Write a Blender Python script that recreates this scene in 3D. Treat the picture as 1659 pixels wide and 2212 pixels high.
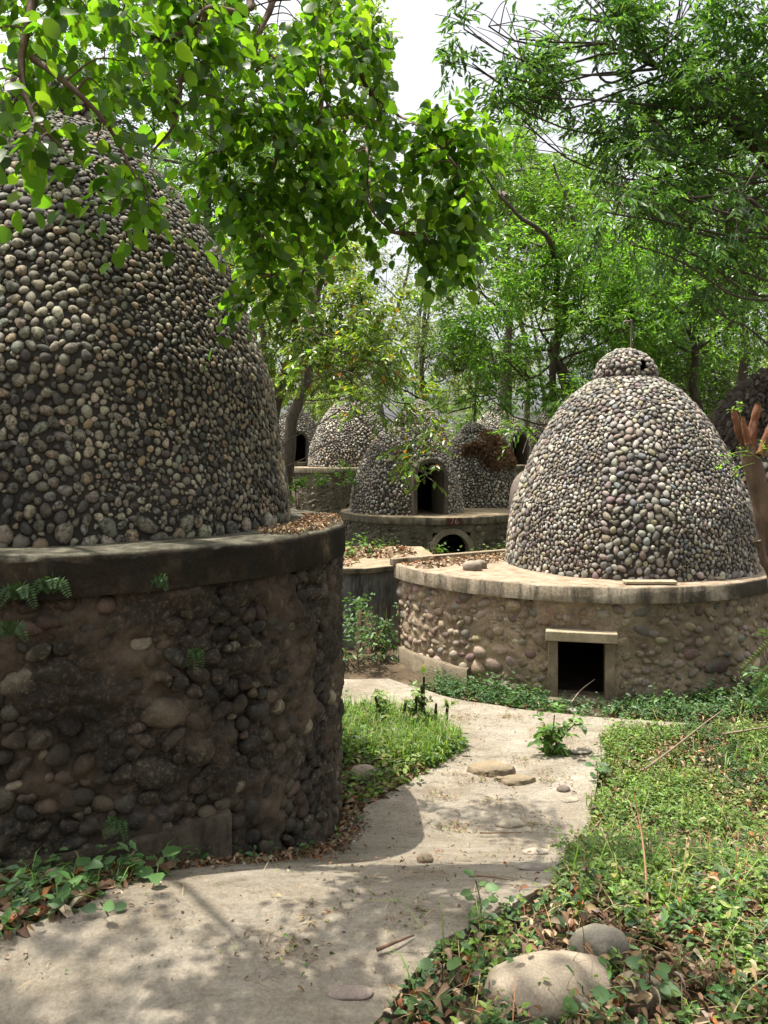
import bpy, math, random
import numpy as np
from mathutils import Vector
R_ = np.random.default_rng(7)
random.seed(7)
for o in list(bpy.data.objects): bpy.data.objects.remove(o)
SC = bpy.context.scene
COL = SC.collection
# ------------------------------------------------------------------ camera, world, sun, exposure
F, CX, HY, EYE = 1662.0, 829.5, 985.0, 1.7          # focal and horizon measured on a 1659 x 2212 picture
cam = bpy.data.cameras.new('camera'); co = bpy.data.objects.new('camera', cam); COL.objects.link(co)
co.location = (0, 0, EYE); co.rotation_euler = (math.radians(90), 0, 0)
cam.sensor_width = 36; cam.lens = F / 2212 * 36; cam.shift_y = -(1106 - HY) / 2212
cam.clip_start = .05; cam.clip_end = 2000
SC.camera = co
SUN = Vector((-.93, .36, 0)).normalized() * math.cos(math.radians(74)); SUN.z = math.sin(math.radians(74))
w = bpy.data.worlds.new('World'); SC.world = w; w.use_nodes = True
nt = w.node_tree; sky = nt.nodes.new('ShaderNodeTexSky'); sky.sky_type = 'NISHITA'; sky.sun_disc = False
sky.sun_elevation = math.radians(74); sky.sun_rotation = math.atan2(SUN.x, SUN.y)
sky.air_density = 1.0; sky.dust_density = 6.0; sky.ozone_density = 1.0
hs = nt.nodes.new('ShaderNodeHueSaturation'); hs.inputs['Saturation'].default_value = .22; hs.inputs['Value'].default_value = 1.05   # white summer haze
nt.links.new(sky.outputs[0], hs.inputs['Color']); nt.links.new(hs.outputs[0], nt.nodes['Background'].inputs[0]); nt.nodes['Background'].inputs[1].default_value = .15
sl = bpy.data.lights.new('sun', 'SUN'); sl.energy = 4.6; sl.angle = math.radians(.55); sl.color = (1, .94, .84)
so = bpy.data.objects.new('sun', sl); COL.objects.link(so); so.rotation_euler = SUN.to_track_quat('Z', 'Y').to_euler()
SC.view_settings.view_transform = 'Standard'; SC.view_settings.look = 'None'
SC.view_settings.exposure = 0.88; SC.view_settings.gamma = 1.0
cy = SC.cycles; cy.max_bounces = 7; cy.diffuse_bounces = 4; cy.glossy_bounces = 2; cy.transmission_bounces = 5
cy.use_denoising = True; cy.caustics_reflective = False; cy.caustics_refractive = False
cy.sample_clamp_indirect = 6

# ------------------------------------------------------------------ helpers
def N(v):
    v = np.asarray(v, float); return v / np.maximum(np.linalg.norm(v, axis=-1, keepdims=True), 1e-9)
def P(px, py, Y):
    return np.array([(px - CX) / F * Y, Y, EYE - (py - HY) / F * Y])
def pix(p):
    p = np.atleast_2d(p); y = np.where(np.abs(p[:, 1]) < .05, .05, p[:, 1])
    return CX + p[:, 0] / y * F, HY - (p[:, 2] - EYE) / y * F
def ss(t):
    t = np.clip(t, 0, 1); return t * t * (3 - 2 * t)
def gz(Y):
    return .42 * (1 - ss((np.asarray(Y, float) - 2.05) / 1.45))
def gY(py):                                            # depth at which the picture row meets the ground
    lo, hi = .5, 200.
    for _ in range(50):
        m = (lo + hi) / 2
        if HY + (EYE - gz(m)) * F / m > py: lo = m
        else: hi = m
    return lo
def G(px, py, dz=0.):
    Y = gY(py); return np.array([(px - CX) / F * Y, Y, float(gz(Y)) + dz])
def vnoise(p, sc, seed=0):
    p = np.asarray(p, float) * sc + seed * 17.31; i = np.floor(p).astype(np.int64); f = p - i; f = f * f * (3 - 2 * f)
    def h(a):
        n = (a[..., 0] * 374761393 + a[..., 1] * 668265263 + a[..., 2] * 2147483647) & 0xffffffff
        n = ((n ^ (n >> 13)) * 1274126177) & 0xffffffff; n = (n ^ (n >> 16)) & 0xffff
        return n / 65535.
    r = 0
    for dx in (0, 1):
        for dy in (0, 1):
            for dz in (0, 1):
                w_ = (f[..., 0] if dx else 1 - f[..., 0]) * (f[..., 1] if dy else 1 - f[..., 1]) * (f[..., 2] if dz else 1 - f[..., 2])
                r = r + w_ * h(i + np.array([dx, dy, dz]))
    return r - .5
def fbm(p, sc, seed=0, o=3):
    return sum(vnoise(p, sc * 2 ** k, seed + k) / 2 ** k for k in range(o))

class MB:                                              # collects shapes that make up ONE mesh object
    def __init__(s): s.v = []; s.f = []; s.c = []; s.m = []; s.n = 0
    def add(s, v, f, c=(1, 1, 1), m=0):
        v = np.asarray(v, float).reshape(-1, 3); f = np.asarray(f, np.int64)
        if len(v) == 0: return s
        c = np.asarray(c, float)
        if c.ndim == 1: c = np.tile(c, (len(v), 1))
        s.v.append(v); s.c.append(c); s.f.append(f + s.n); s.m.append(m); s.n += len(v); return s
    def build(s, name, mats, parent=None, smooth=True, auto=None):
        me = bpy.data.meshes.new(name)
        v = np.concatenate(s.v); me.vertices.add(len(v)); me.vertices.foreach_set('co', v.astype(np.float32).ravel())
        lv = np.concatenate([f.ravel() for f in s.f]); tot = np.concatenate([np.full(len(f), f.shape[1]) for f in s.f])
        st = np.concatenate([[0], np.cumsum(tot)[:-1]])
        me.loops.add(len(lv)); me.loops.foreach_set('vertex_index', lv.astype(np.int32))
        me.polygons.add(len(tot)); me.polygons.foreach_set('loop_start', st.astype(np.int32)); me.polygons.foreach_set('loop_total', tot.astype(np.int32))
        mi = np.concatenate([np.full(len(f), m) for f, m in zip(s.f, s.m)]); me.polygons.foreach_set('material_index', mi.astype(np.int32))
        me.polygons.foreach_set('use_smooth', np.full(len(tot), smooth))
        a = me.color_attributes.new('Col', 'FLOAT_COLOR', 'POINT')
        c = np.concatenate(s.c); c4 = np.ones((len(c), 4), np.float32); c4[:, :3] = c; a.data.foreach_set('color', c4.ravel())
        for m in (mats if isinstance(mats, (list, tuple)) else [mats]): me.materials.append(m)
        me.update(calc_edges=True); me.validate()
        if auto: me.set_sharp_from_angle(angle=math.radians(auto))
        o = bpy.data.objects.new(name, me); COL.objects.link(o); o.parent = parent
        return o
def tag(o, label=None, cat=None, group=None, kind=None):
    if label: o['label'] = label
    if cat: o['category'] = cat
    if group: o['group'] = group
    if kind: o['kind'] = kind
    return o
def empty(name, loc, label, cat, group=None):
    o = bpy.data.objects.new(name, None); COL.objects.link(o); o.location = loc; o.empty_display_size = .2
    return tag(o, label, cat, group)
def own(root, parts):                                  # parts were built in world coordinates: hang them on the thing
    for p in parts:
        p.parent = root; p.matrix_parent_inverse.identity()
        p.data.transform(__import__('mathutils').Matrix.Translation(-root.location))
def copy_tree(o, parent=None):
    c = o.copy(); COL.objects.link(c); c.parent = parent
    for ch in list(o.children): copy_tree(ch, c)
    return c
def tube(pts, rad, seg=7, cap=True):
    pts = np.asarray(pts, float); n = len(pts); rad = np.broadcast_to(np.asarray(rad, float), (n,))
    t = N(np.gradient(pts, axis=0)); ref = np.array([.31, .17, .93]) if abs(t[0, 2]) < .9 else np.array([1., .2, 0])
    a = N(np.cross(t, ref)); b = np.cross(t, a); th = np.arange(seg) / seg * 2 * math.pi
    v = pts[:, None] + rad[:, None, None] * (np.cos(th)[None, :, None] * a[:, None] + np.sin(th)[None, :, None] * b[:, None])
    i = np.arange(n - 1)[:, None] * seg; j = np.arange(seg)[None]; k = (j + 1) % seg
    f = np.stack([i + j, i + k, i + seg + k, i + seg + j], -1).reshape(-1, 4)
    v = v.reshape(-1, 3)
    if cap:
        v = np.concatenate([v, pts[:1], pts[-1:]]); e = []
        for q in range(seg): e += [[q, (q + 1) % seg, n * seg, n * seg], [(n - 1) * seg + q, n * seg + 1, n * seg + 1, (n - 1) * seg + (q + 1) % seg]]
        e = [[x for x in dict.fromkeys(q)] for q in e]
        return v, f, np.array(e)
    return v, f, None
def add_tube(mb, pts, rad, seg=7, c=(1, 1, 1), m=0, cap=True):
    v, f, e = tube(pts, rad, seg, cap); o = mb.n; mb.add(v, f, c, m)
    if e is not None: mb.f.append(e + o); mb.m.append(m)
def spline(pts, n=10):
    p = np.asarray(pts, float); q = np.concatenate([2 * p[:1] - p[1:2], p, 2 * p[-1:] - p[-2:-1]]); out = []
    for i in range(len(p) - 1):
        t = np.linspace(0, 1, n, endpoint=False)[:, None]; a, b, c, d = q[i], q[i + 1], q[i + 2], q[i + 3]
        out.append(.5 * (2 * b + (c - a) * t + (2 * a - 5 * b + 4 * c - d) * t * t + (3 * b - a - 3 * c + d) * t ** 3))
    return np.concatenate(out + [p[-1:]])
def rough_path(pts, n, amp, seed):
    q = spline(pts, n); q = q + amp * np.stack([vnoise(q, 1.7, seed), vnoise(q, 1.7, seed + 5), vnoise(q, 1.7, seed + 9)], 1); return q
def box(mb, c, ax, h, col=(1, 1, 1), m=0):             # ax = three unit axes, h = half sizes
    c = np.asarray(c, float); ax = np.asarray(ax, float)
    s = np.array([[x, y, z] for x in (-1, 1) for y in (-1, 1) for z in (-1, 1)], float) * np.asarray(h)
    mb.add(c + s @ ax, [[0, 1, 3, 2], [4, 6, 7, 5], [0, 4, 5, 1], [2, 3, 7, 6], [0, 2, 6, 4], [1, 5, 7, 3]], col, m)
def bevel(o, w_=.01, seg=2):
    b = o.modifiers.new('bevel', 'BEVEL'); b.width = w_; b.segments = seg; b.limit_method = 'ANGLE'; return o
def inpoly(x, y, poly):
    r = np.zeros(len(x), bool); j = len(poly) - 1
    for i in range(len(poly)):
        xi, yi = poly[i]; xj, yj = poly[j]
        r ^= ((yi > y) != (yj > y)) & (x < (xj - xi) * (y - yi) / (yj - yi + 1e-12) + xi); j = i
    return r

# ------------------------------------------------------------------ materials
def newmat(name):
    m = bpy.data.materials.new(name); m.use_nodes = True; t = m.node_tree
    return m, t, t.nodes['Principled BSDF']
def node(t, typ, **k):
    n = t.nodes.new(typ)
    for a, b in k.items(): setattr(n, a, b)
    return n
def noise_(t, scale, detail=6, rough=.6, vec=None):
    n = node(t, 'ShaderNodeTexNoise'); n.inputs['Scale'].default_value = scale; n.inputs['Detail'].default_value = detail; n.inputs['Roughness'].default_value = rough
    if vec is not None: t.links.new(vec, n.inputs['Vector'])
    return n.outputs['Fac']
def objco(t, sc=(1, 1, 1)):
    c = node(t, 'ShaderNodeTexCoord'); m = node(t, 'ShaderNodeMapping'); m.inputs['Scale'].default_value = sc
    t.links.new(c.outputs['Object'], m.inputs['Vector']); return m.outputs['Vector']
def ramp(t, fac, stops):
    r = node(t, 'ShaderNodeValToRGB'); t.links.new(fac, r.inputs['Fac']); e = r.color_ramp.elements
    while len(e) < len(stops): e.new(.5)
    for q, (p, c) in zip(e, stops): q.position = p; q.color = (*c, 1) if not np.isscalar(c) else (c, c, c, 1)
    return r.outputs['Color']
def mix(t, a, b, fac, mode='MIX'):
    m = node(t, 'ShaderNodeMix', data_type='RGBA', blend_type=mode)
    for s, x in ((m.inputs['Factor'], fac), (m.inputs['A'], a), (m.inputs['B'], b)):
        if isinstance(x, bpy.types.NodeSocket): t.links.new(x, s)
        elif np.isscalar(x): s.default_value = x
        else: s.default_value = (*x, 1)
    return m.outputs['Result']
def bump_(t, bs, h, strength, dist):
    b = node(t, 'ShaderNodeBump'); b.inputs['Strength'].default_value = strength; b.inputs['Distance'].default_value = dist
    t.links.new(h, b.inputs['Height']); t.links.new(b.outputs[0], bs.inputs['Normal'])
def vcol(t):
    return node(t, 'ShaderNodeVertexColor', layer_name='Col').outputs['Color']
def mat_stone(name, spot=.6, rough=.75, bs_=60, bd=.004, dirt=(.03, .028, .022), lo=.46, hi=.62, grime=.8):
    m, t, b = newmat(name); c = vcol(t); v = objco(t)
    f1 = ramp(t, noise_(t, 55, 6, .7, v), [(lo, 1.), (hi, 0.)])
    f2 = ramp(t, noise_(t, 4, 4, .6, v), [(.34, 0.), (.54, 1.)])
    f = mix(t, f1, f2, 1., 'MULTIPLY')
    c2 = mix(t, c, dirt, mix(t, (0, 0, 0), f, spot))
    c3 = mix(t, c2, ramp(t, noise_(t, 190, 3, .6, v), [(.25, .72), (.75, 1.22)]), 1., 'MULTIPLY')
    g1 = ramp(t, noise_(t, 1.7, 5, .65, objco(t, (1, 1, .6))), [(.42, 1.), (.68, .38)])
    c3 = mix(t, c3, g1, grime, 'MULTIPLY')
    t.links.new(c3, b.inputs['Base Color']); b.inputs['Roughness'].default_value = rough; b.inputs['Specular IOR Level'].default_value = .3
    bump_(t, b, noise_(t, bs_, 8, .65, v), .6, bd); return m
def mat_concrete(name, stops, sc=6, streak=True, bd=.01, top=None, dark=(.02, .02, .017), damt=(.5, .62), soot=None):
    m, t, b = newmat(name); v = objco(t)
    c = ramp(t, noise_(t, sc, 8, .65, v), stops)
    if streak:
        s = ramp(t, noise_(t, 9, 6, .7, objco(t, (1, 1, .18))), [(damt[0], 0.), (damt[1], 1.)]); c = mix(t, c, dark, mix(t, (0, 0, 0), s, .8))
    c = mix(t, c, ramp(t, noise_(t, 90, 4, .6, v), [(.25, .75), (.75, 1.2)]), 1., 'MULTIPLY')
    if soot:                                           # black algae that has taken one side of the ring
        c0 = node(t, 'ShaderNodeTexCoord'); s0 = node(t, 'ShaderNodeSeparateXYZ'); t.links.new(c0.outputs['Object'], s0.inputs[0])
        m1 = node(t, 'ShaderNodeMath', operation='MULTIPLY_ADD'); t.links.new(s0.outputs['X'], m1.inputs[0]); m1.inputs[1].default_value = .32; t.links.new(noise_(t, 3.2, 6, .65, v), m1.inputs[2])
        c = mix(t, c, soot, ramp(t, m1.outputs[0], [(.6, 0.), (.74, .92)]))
    if top:                                            # dust and litter stain lying on the level top
        g = node(t, 'ShaderNodeNewGeometry'); sp = node(t, 'ShaderNodeSeparateXYZ'); t.links.new(g.outputs['Normal'], sp.inputs[0])
        f = ramp(t, sp.outputs['Z'], [(.6, 0.), (.9, 1.)]); ct = ramp(t, noise_(t, 11, 8, .7, v), top); c = mix(t, c, ct, f)
    t.links.new(c, b.inputs['Base Color']); b.inputs['Roughness'].default_value = .88; b.inputs['Specular IOR Level'].default_value = .2
    bump_(t, b, noise_(t, 34, 10, .7, v), .7, bd); return m
def mat_leaf(name, trans=.45, boost=(1.7, 2.0, .7), rough=.42, spec=.45):
    m, t, b = newmat(name); c = vcol(t)
    t.links.new(c, b.inputs['Base Color']); b.inputs['Roughness'].default_value = rough; b.inputs['Specular IOR Level'].default_value = spec
    tr = node(t, 'ShaderNodeBsdfTranslucent'); t.links.new(mix(t, c, boost, 1., 'MULTIPLY'), tr.inputs['Color'])
    mx = node(t, 'ShaderNodeMixShader'); mx.inputs[0].default_value = trans
    t.links.new(b.outputs[0], mx.inputs[1]); t.links.new(tr.outputs[0], mx.inputs[2]); t.links.new(mx.outputs[0], t.nodes['Material Output'].inputs[0]); return m
def mat_bark(name, a, b2, sc=18):
    m, t, b = newmat(name); v = objco(t, (1, 1, .25)); n = noise_(t, sc, 8, .7, v)
    t.links.new(ramp(t, n, [(.3, a), (.7, b2)]), b.inputs['Base Color']); b.inputs['Roughness'].default_value = .9; bump_(t, b, n, .9, .02); return m
def mat_plain(name, rough=.8):
    m, t, b = newmat(name); c = mix(t, vcol(t), ramp(t, noise_(t, 40, 6, .7, objco(t)), [(.3, .65), (.7, 1.25)]), 1., 'MULTIPLY')
    t.links.new(c, b.inputs['Base Color']); b.inputs['Roughness'].default_value = rough; b.inputs['Specular IOR Level'].default_value = .25; return m

M_peb = mat_stone('pebble_dark', .9, lo=.41, hi=.55, grime=.7)
M_peb2 = mat_stone('pebble_light', .45, grime=.62)
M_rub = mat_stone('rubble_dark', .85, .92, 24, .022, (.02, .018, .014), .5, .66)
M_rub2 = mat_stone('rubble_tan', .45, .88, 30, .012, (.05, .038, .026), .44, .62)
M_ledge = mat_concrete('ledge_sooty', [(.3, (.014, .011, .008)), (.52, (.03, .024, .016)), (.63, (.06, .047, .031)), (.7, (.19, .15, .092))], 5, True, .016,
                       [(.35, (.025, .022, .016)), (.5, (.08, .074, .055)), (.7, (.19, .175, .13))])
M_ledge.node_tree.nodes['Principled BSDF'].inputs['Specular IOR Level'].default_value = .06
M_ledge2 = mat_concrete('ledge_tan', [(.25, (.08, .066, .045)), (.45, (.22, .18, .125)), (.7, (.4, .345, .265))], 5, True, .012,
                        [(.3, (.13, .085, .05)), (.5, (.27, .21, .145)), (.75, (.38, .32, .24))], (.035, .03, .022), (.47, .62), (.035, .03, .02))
M_ledge3 = mat_concrete('ledge_mossy', [(.3, (.045, .042, .028)), (.6, (.15, .13, .085)), (.75, (.25, .21, .14))], 5, True, .012,
                        [(.3, (.15, .1, .055)), (.6, (.3, .24, .16))])
M_plaster = mat_concrete('plaster', [(.3, (.1, .08, .055)), (.6, (.21, .17, .115)), (.75, (.33, .28, .2))], 7, True, .008, None, (.05, .045, .035), (.55, .75))
M_lintel = mat_concrete('lintel_concrete', [(.3, (.22, .18, .115)), (.7, (.42, .355, .245))], 9, False, .006)
M_greywall = mat_concrete('grey_wall', [(.25, (.04, .04, .038)), (.5, (.16, .16, .15)), (.75, (.34, .33, .3))], 3, True, .008, [(.3, (.14, .1, .05)), (.6, (.4, .32, .2))])
M_plinth = mat_concrete('plinth_concrete', [(.3, (.04, .031, .022)), (.55, (.085, .068, .047)), (.72, (.15, .122, .085))], 6, True, .014, None, (.018, .014, .01), (.45, .6))
M_path = mat_concrete('path_concrete', [(.25, (.19, .155, .105)), (.42, (.275, .236, .178)), (.58, (.33, .292, .23)), (.75, (.39, .353, .287))], 3.2, False, .016)
t_ = M_path.node_tree; b_ = t_.nodes['Principled BSDF']; old = b_.inputs['Base Color'].links[0].from_socket
st1 = ramp(t_, noise_(t_, 9, 7, .72, objco(t_, (1, 1.6, 1))), [(.5, 0.), (.66, 1.)]); st2 = ramp(t_, noise_(t_, 30, 4, .7, objco(t_)), [(.4, .2), (.62, 1.)])
t_.links.new(mix(t_, old, (.1, .074, .045), mix(t_, (0, 0, 0), mix(t_, st1, st2, 1., 'MULTIPLY'), .62)), b_.inputs['Base Color'])
sep = node(t_, 'ShaderNodeTexVoronoi'); sep.inputs['Scale'].default_value = 95; t_.links.new(objco(t_), sep.inputs['Vector'])
grit = ramp(t_, sep.outputs['Distance'], [(.06, (.5, .45, .38)), (.2, (1., 1., 1.))]); wear = ramp(t_, noise_(t_, 5, 9, .75, objco(t_, (.5, 1.6, 1))), [(.3, .72), (.5, 1.), (.72, 1.28)])
src = b_.inputs['Base Color'].links[0].from_socket
t_.links.new(mix(t_, mix(t_, src, grit, .55, 'MULTIPLY'), wear, .9, 'MULTIPLY'), b_.inputs['Base Color'])
for n_ in t_.nodes:
    if n_.type == 'BUMP': n_.inputs['Distance'].default_value = .03; n_.inputs['Strength'].default_value = .9
M_soil = mat_concrete('soil', [(.25, (.035, .025, .015)), (.5, (.09, .065, .04)), (.75, (.17, .12, .075))], 5, False, .03)
M_leafbig = mat_leaf('leaf_broad', .6, (2.4, 2.45, .7))
M_leaf = mat_leaf('leaf_mid', .5, (1.85, 1.85, .8), .36, .55)
M_weed = mat_leaf('weed_leaf', .35, (1.5, 1.6, .6), .5, .4)
M_dry = mat_leaf('dry_leaf', .15, (1.1, 1., .8), .7, .25)
M_bark = mat_bark('bark_grey', (.035, .028, .02), (.13, .105, .075))
M_bark2 = mat_bark('bark_brown', (.05, .03, .018), (.2, .13, .08))
M_cut = mat_bark('cut_wood', (.08, .03, .015), (.3, .12, .05), 26)
M_plain = mat_plain('plain')
M_rock = mat_stone('boulder', .35, .8, 14, .012, (.1, .085, .06), .5, .7)
m_, t_, b_ = newmat('iron'); M_iron = m_; t_.links.new(ramp(t_, noise_(t_, 40), [(.35, (.1, .075, .05)), (.65, (.2, .17, .13))]), b_.inputs['Base Color']); b_.inputs['Roughness'].default_value = .6; b_.inputs['Metallic'].default_value = .3

# ------------------------------------------------------------------ ground and path
mb = MB()
ys = np.concatenate([np.linspace(-12, 1, 14), np.linspace(1.2, 8, 100), np.linspace(8.5, 60, 60), np.array([80, 140, 300, 900])])
xs = np.concatenate([np.array([-900, -300, -120, -60]), np.linspace(-30, -4, 30), np.linspace(-3.9, 5, 120), np.linspace(5.5, 30, 30), np.array([60, 120, 300, 900])])
gx, gy = np.meshgrid(xs, ys); v = np.stack([gx, gy, gz(gy)], -1).reshape(-1, 3)
v[:, 2] += .03 * fbm(v * [1, 1, 0], 2.2, 3) * (v[:, 1] < 40) - .012
nx = len(xs); i = np.arange(len(ys) - 1)[:, None] * nx; j = np.arange(nx - 1)[None]
mb.add(v, np.stack([i + j, i + j + 1, i + nx + j + 1, i + nx + j], -1).reshape(-1, 4))
tag(mb.build('ground', M_soil), kind='structure')

PL = [(2330, -700), (2212, -420), (2120, -200), (2060, -60), (2040, 10), (1990, 170), (1920, 300), (1880, 440), (1843, 660), (1800, 735), (1755, 790), (1690, 900), (1640, 985), (1625, 1002), (1605, 990), (1585, 962), (1556, 900), (1543, 745), (1538, 500), (1475, 480)]
PR = [(2330, 720), (2212, 828), (2110, 905), (2060, 955), (2000, 1080), (1960, 1140), (1920, 1205), (1830, 1265), (1700, 1292), (1640, 1312), (1600, 1292), (1588, 1330), (1574, 1520), (1560, 1300), (1545, 1160), (1515, 965), (1495, 905), (1475, 835)]
def path_edges(py):
    return np.interp(-py, [-a for a, _ in PL], [b for _, b in PL]), np.interp(-py, [-a for a, _ in PR], [b for _, b in PR])
mb = MB(); rows = np.concatenate([np.linspace(2900, 2340, 8), np.linspace(2330, 1476, 150)]); K = 60; V = []
for py in rows:
    l, r = path_edges(py); Y = gY(py); wob = 7 * float(vnoise(np.array([[0, Y, 0]]), 4, 2)[0]); wob2 = 9 * float(vnoise(np.array([[5, Y, 0]]), 4, 8)[0])
    X = np.linspace((l + wob - CX) / F * Y, (r + wob2 - CX) / F * Y, K); V.append(np.stack([X, np.full(K, Y), np.full(K, float(gz(Y)))], 1))
V = np.array(V); top = V.copy(); top[..., 2] += .028 + .022 * fbm(V, 1.6, 5, 4) + .006 * fbm(V, 9, 6, 2); low = V.copy(); low[..., 2] -= .06
n = len(rows); ring = np.concatenate([low[:, :1], top, low[:, -1:]], 1); W_ = K + 2
i = np.arange(n - 1)[:, None] * W_; j = np.arange(W_ - 1)[None]
mb.add(ring.reshape(-1, 3), np.stack([i + j, i + j + 1, i + W_ + j + 1, i + W_ + j], -1).reshape(-1, 4))
tag(mb.build('path', M_path, auto=50), kind='structure')

# ------------------------------------------------------------------ stones set in a surface
def pebbles(mb, pos, nrm, ra, rb, hgt, col, rimcol, segs=9, tilt=None, sink=.25, rings=(.0, .38, .72, 1.0, 1.25)):
    n = len(pos)
    if n == 0: return
    up = np.tile([0, 0, 1.], (n, 1)); t1 = N(np.cross(up, nrm) + 1e-6); t2 = np.cross(nrm, t1)
    a = R_.uniform(0, math.pi, n) if tilt is None else tilt; ca, sa = np.cos(a)[:, None], np.sin(a)[:, None]
    u, w_ = t1 * ca + t2 * sa, -t1 * sa + t2 * ca
    th = np.arange(segs) / segs * 2 * math.pi
    p1, p2 = R_.uniform(0, 6.28, (2, n, 1)); s1, s2 = R_.uniform(0, .1, (2, n, 1)) + .13 * R_.uniform(0, 1, (2, n, 1)) ** 3
    rr = 1 + s1 * np.cos(2 * th + p1) + s2 * np.cos(3 * th + p2)
    lean = R_.normal(0, .12, (n, 2))
    vs = []; cs = []
    tp = pos + nrm * (hgt * (1 - sink))[:, None] + u * (ra * lean[:, 0])[:, None] + w_ * (rb * lean[:, 1])[:, None]
    vs.append(tp[:, None]); cs.append(col[:, None])
    for k, t in enumerate(rings[1:]):
        an = t * math.pi / 2; sp = np.sin(an) ** .85 if t <= 1 else np.sin(an); ch = np.cos(an)
        q = pos[:, None] + (nrm * (hgt * (ch - sink))[:, None])[:, None] + rr[..., None] * sp * ((u * ra[:, None])[:, None] * np.cos(th)[None, :, None] + (w_ * rb[:, None])[:, None] * np.sin(th)[None, :, None]) \
            + (u * (ra * lean[:, 0])[:, None] + w_ * (rb * lean[:, 1])[:, None])[:, None] * max(ch, 0)
        vs.append(q); f = 0. if t < .7 else (.35 if t < .9 else .85)
        if rimcol is None: f = 0
        cs.append(np.repeat((col * (1 - f) + (np.asarray(rimcol) if rimcol is not None else 0) * f)[:, None], segs, 1))
    v = np.concatenate(vs, 1); c = np.concatenate(cs, 1); nv = v.shape[1]
    j = np.arange(segs); k = (j + 1) % segs
    tri = np.stack([np.zeros(segs, int), 1 + j, 1 + k], 1)
    qd = np.concatenate([np.stack([1 + r * segs + j, 1 + (r + 1) * segs + j, 1 + (r + 1) * segs + k, 1 + r * segs + k], 1) for r in range(len(rings) - 2)])
    o = (np.arange(n) * nv)[:, None, None]
    off = mb.n; mb.add(v.reshape(-1, 3), (tri[None] + o).reshape(-1, 3), c.reshape(-1, 3))
    mb.f.append((qd[None] + o).reshape(-1, 4) + off); mb.m.append(0)
def pack(sample, rfun, tries, lo=.34, over=.855, seed=1):
    """dart throwing, large stones first; sample(n)->pos,nrm ; rfun(pos)->target radius"""
    rg = np.random.default_rng(seed); pos, nrm = sample(tries, rg); R0 = rfun(pos)
    sc = 1.25 - (1.25 - lo) * (np.arange(tries) / tries) ** .75
    r = R0 * sc * rg.uniform(.88, 1.08, tries); cell = 2.2 * r.max(); grid = {}; keep = []
    ci = np.floor(pos / cell).astype(int).tolist(); pl = pos.tolist(); rl = r.tolist()
    for q in range(tries):
        x, y, z = pl[q]; a, b, c = ci[q]; rq = rl[q]; ok = True
        for da in (-1, 0, 1):
            for db in (-1, 0, 1):
                for dc in (-1, 0, 1):
                    for (x2, y2, z2, r2) in grid.get((a + da, b + db, c + dc), ()):
                        d = (rq + r2) * over
                        if (x - x2) ** 2 + (y - y2) ** 2 + (z - z2) ** 2 < d * d: ok = False; break
                    if not ok: break
                if not ok: break
            if not ok: break
        if ok: grid.setdefault((a, b, c), []).append((x, y, z, rq)); keep.append(q)
    return pos[keep], nrm[keep], r[keep]
def palette(n, pal, wts, var=.12):
    pal = np.array(pal, float); k = R_.choice(len(pal), n, p=np.array(wts) / sum(wts))
    return np.clip(pal[k] * R_.uniform(1 - 2.5 * var, 1 + 1.5 * var, (n, 1)) * R_.uniform(1 - var / 2, 1 + var / 2, (n, 3)), .01, .8)
PAL_DARK = ([(.4, .355, .25), (.28, .25, .18), (.18, .165, .125), (.1, .092, .075), (.24, .24, .19), (.37, .285, .175), (.2, .135, .09), (.2, .175, .13)], [3.8, 4, 4, 3.2, 2, 2, .2, 1.5])
PAL_LIGHT = ([(.55, .51, .42), (.4, .36, .29), (.27, .25, .215), (.14, .125, .105), (.3, .31, .31), (.33, .265, .21), (.25, .185, .175), (.41, .355, .23)], [4, 4, 3.2, 1.7, 1.1, 1.8, 1.3, 1.6])
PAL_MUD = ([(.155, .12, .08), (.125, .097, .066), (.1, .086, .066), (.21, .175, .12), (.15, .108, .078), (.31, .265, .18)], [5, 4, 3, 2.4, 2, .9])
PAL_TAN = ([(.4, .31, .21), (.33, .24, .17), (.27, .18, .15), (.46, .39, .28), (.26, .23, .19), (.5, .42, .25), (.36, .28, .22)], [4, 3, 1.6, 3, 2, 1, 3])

def prof_fn(prof, R):
    p = np.array(prof, float) * R; h = p[:, 0]; r = p[:, 1]
    hh = np.linspace(h[0], h[-1], 400); rr = np.interp(hh, h, r)
    for _ in range(25): rr[1:-1] = (rr[:-2] + 2 * rr[1:-1] + rr[2:]) / 4
    ds = np.hypot(np.diff(hh), np.diff(rr)); return hh, rr, ds
PROF_B = [(0, 1), (.2, .985), (.35, .965), (.49, .937), (.685, .855), (.85, .785), (1.0, .70), (1.12, .625), (1.226, .545), (1.35, .42), (1.44, .28), (1.49, .14), (1.51, .0)]
PROF_B = [(h * 1.06, r) for h, r in PROF_B]
PROF_A = [(0, 1.10), (.15, 1.095), (.29, 1.07), (.68, 1.01), (.91, .925), (1.236, .8), (1.458, .665), (1.616, .53), (1.754, .39), (1.84, .28), (1.9, .16), (1.93, 0)]
PROF_CUP = [(-.25, .9), (0, .92), (.12, 1.0), (.35, .99), (.6, .86), (.85, .6), (1.0, .3), (1.06, 0)]
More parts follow.
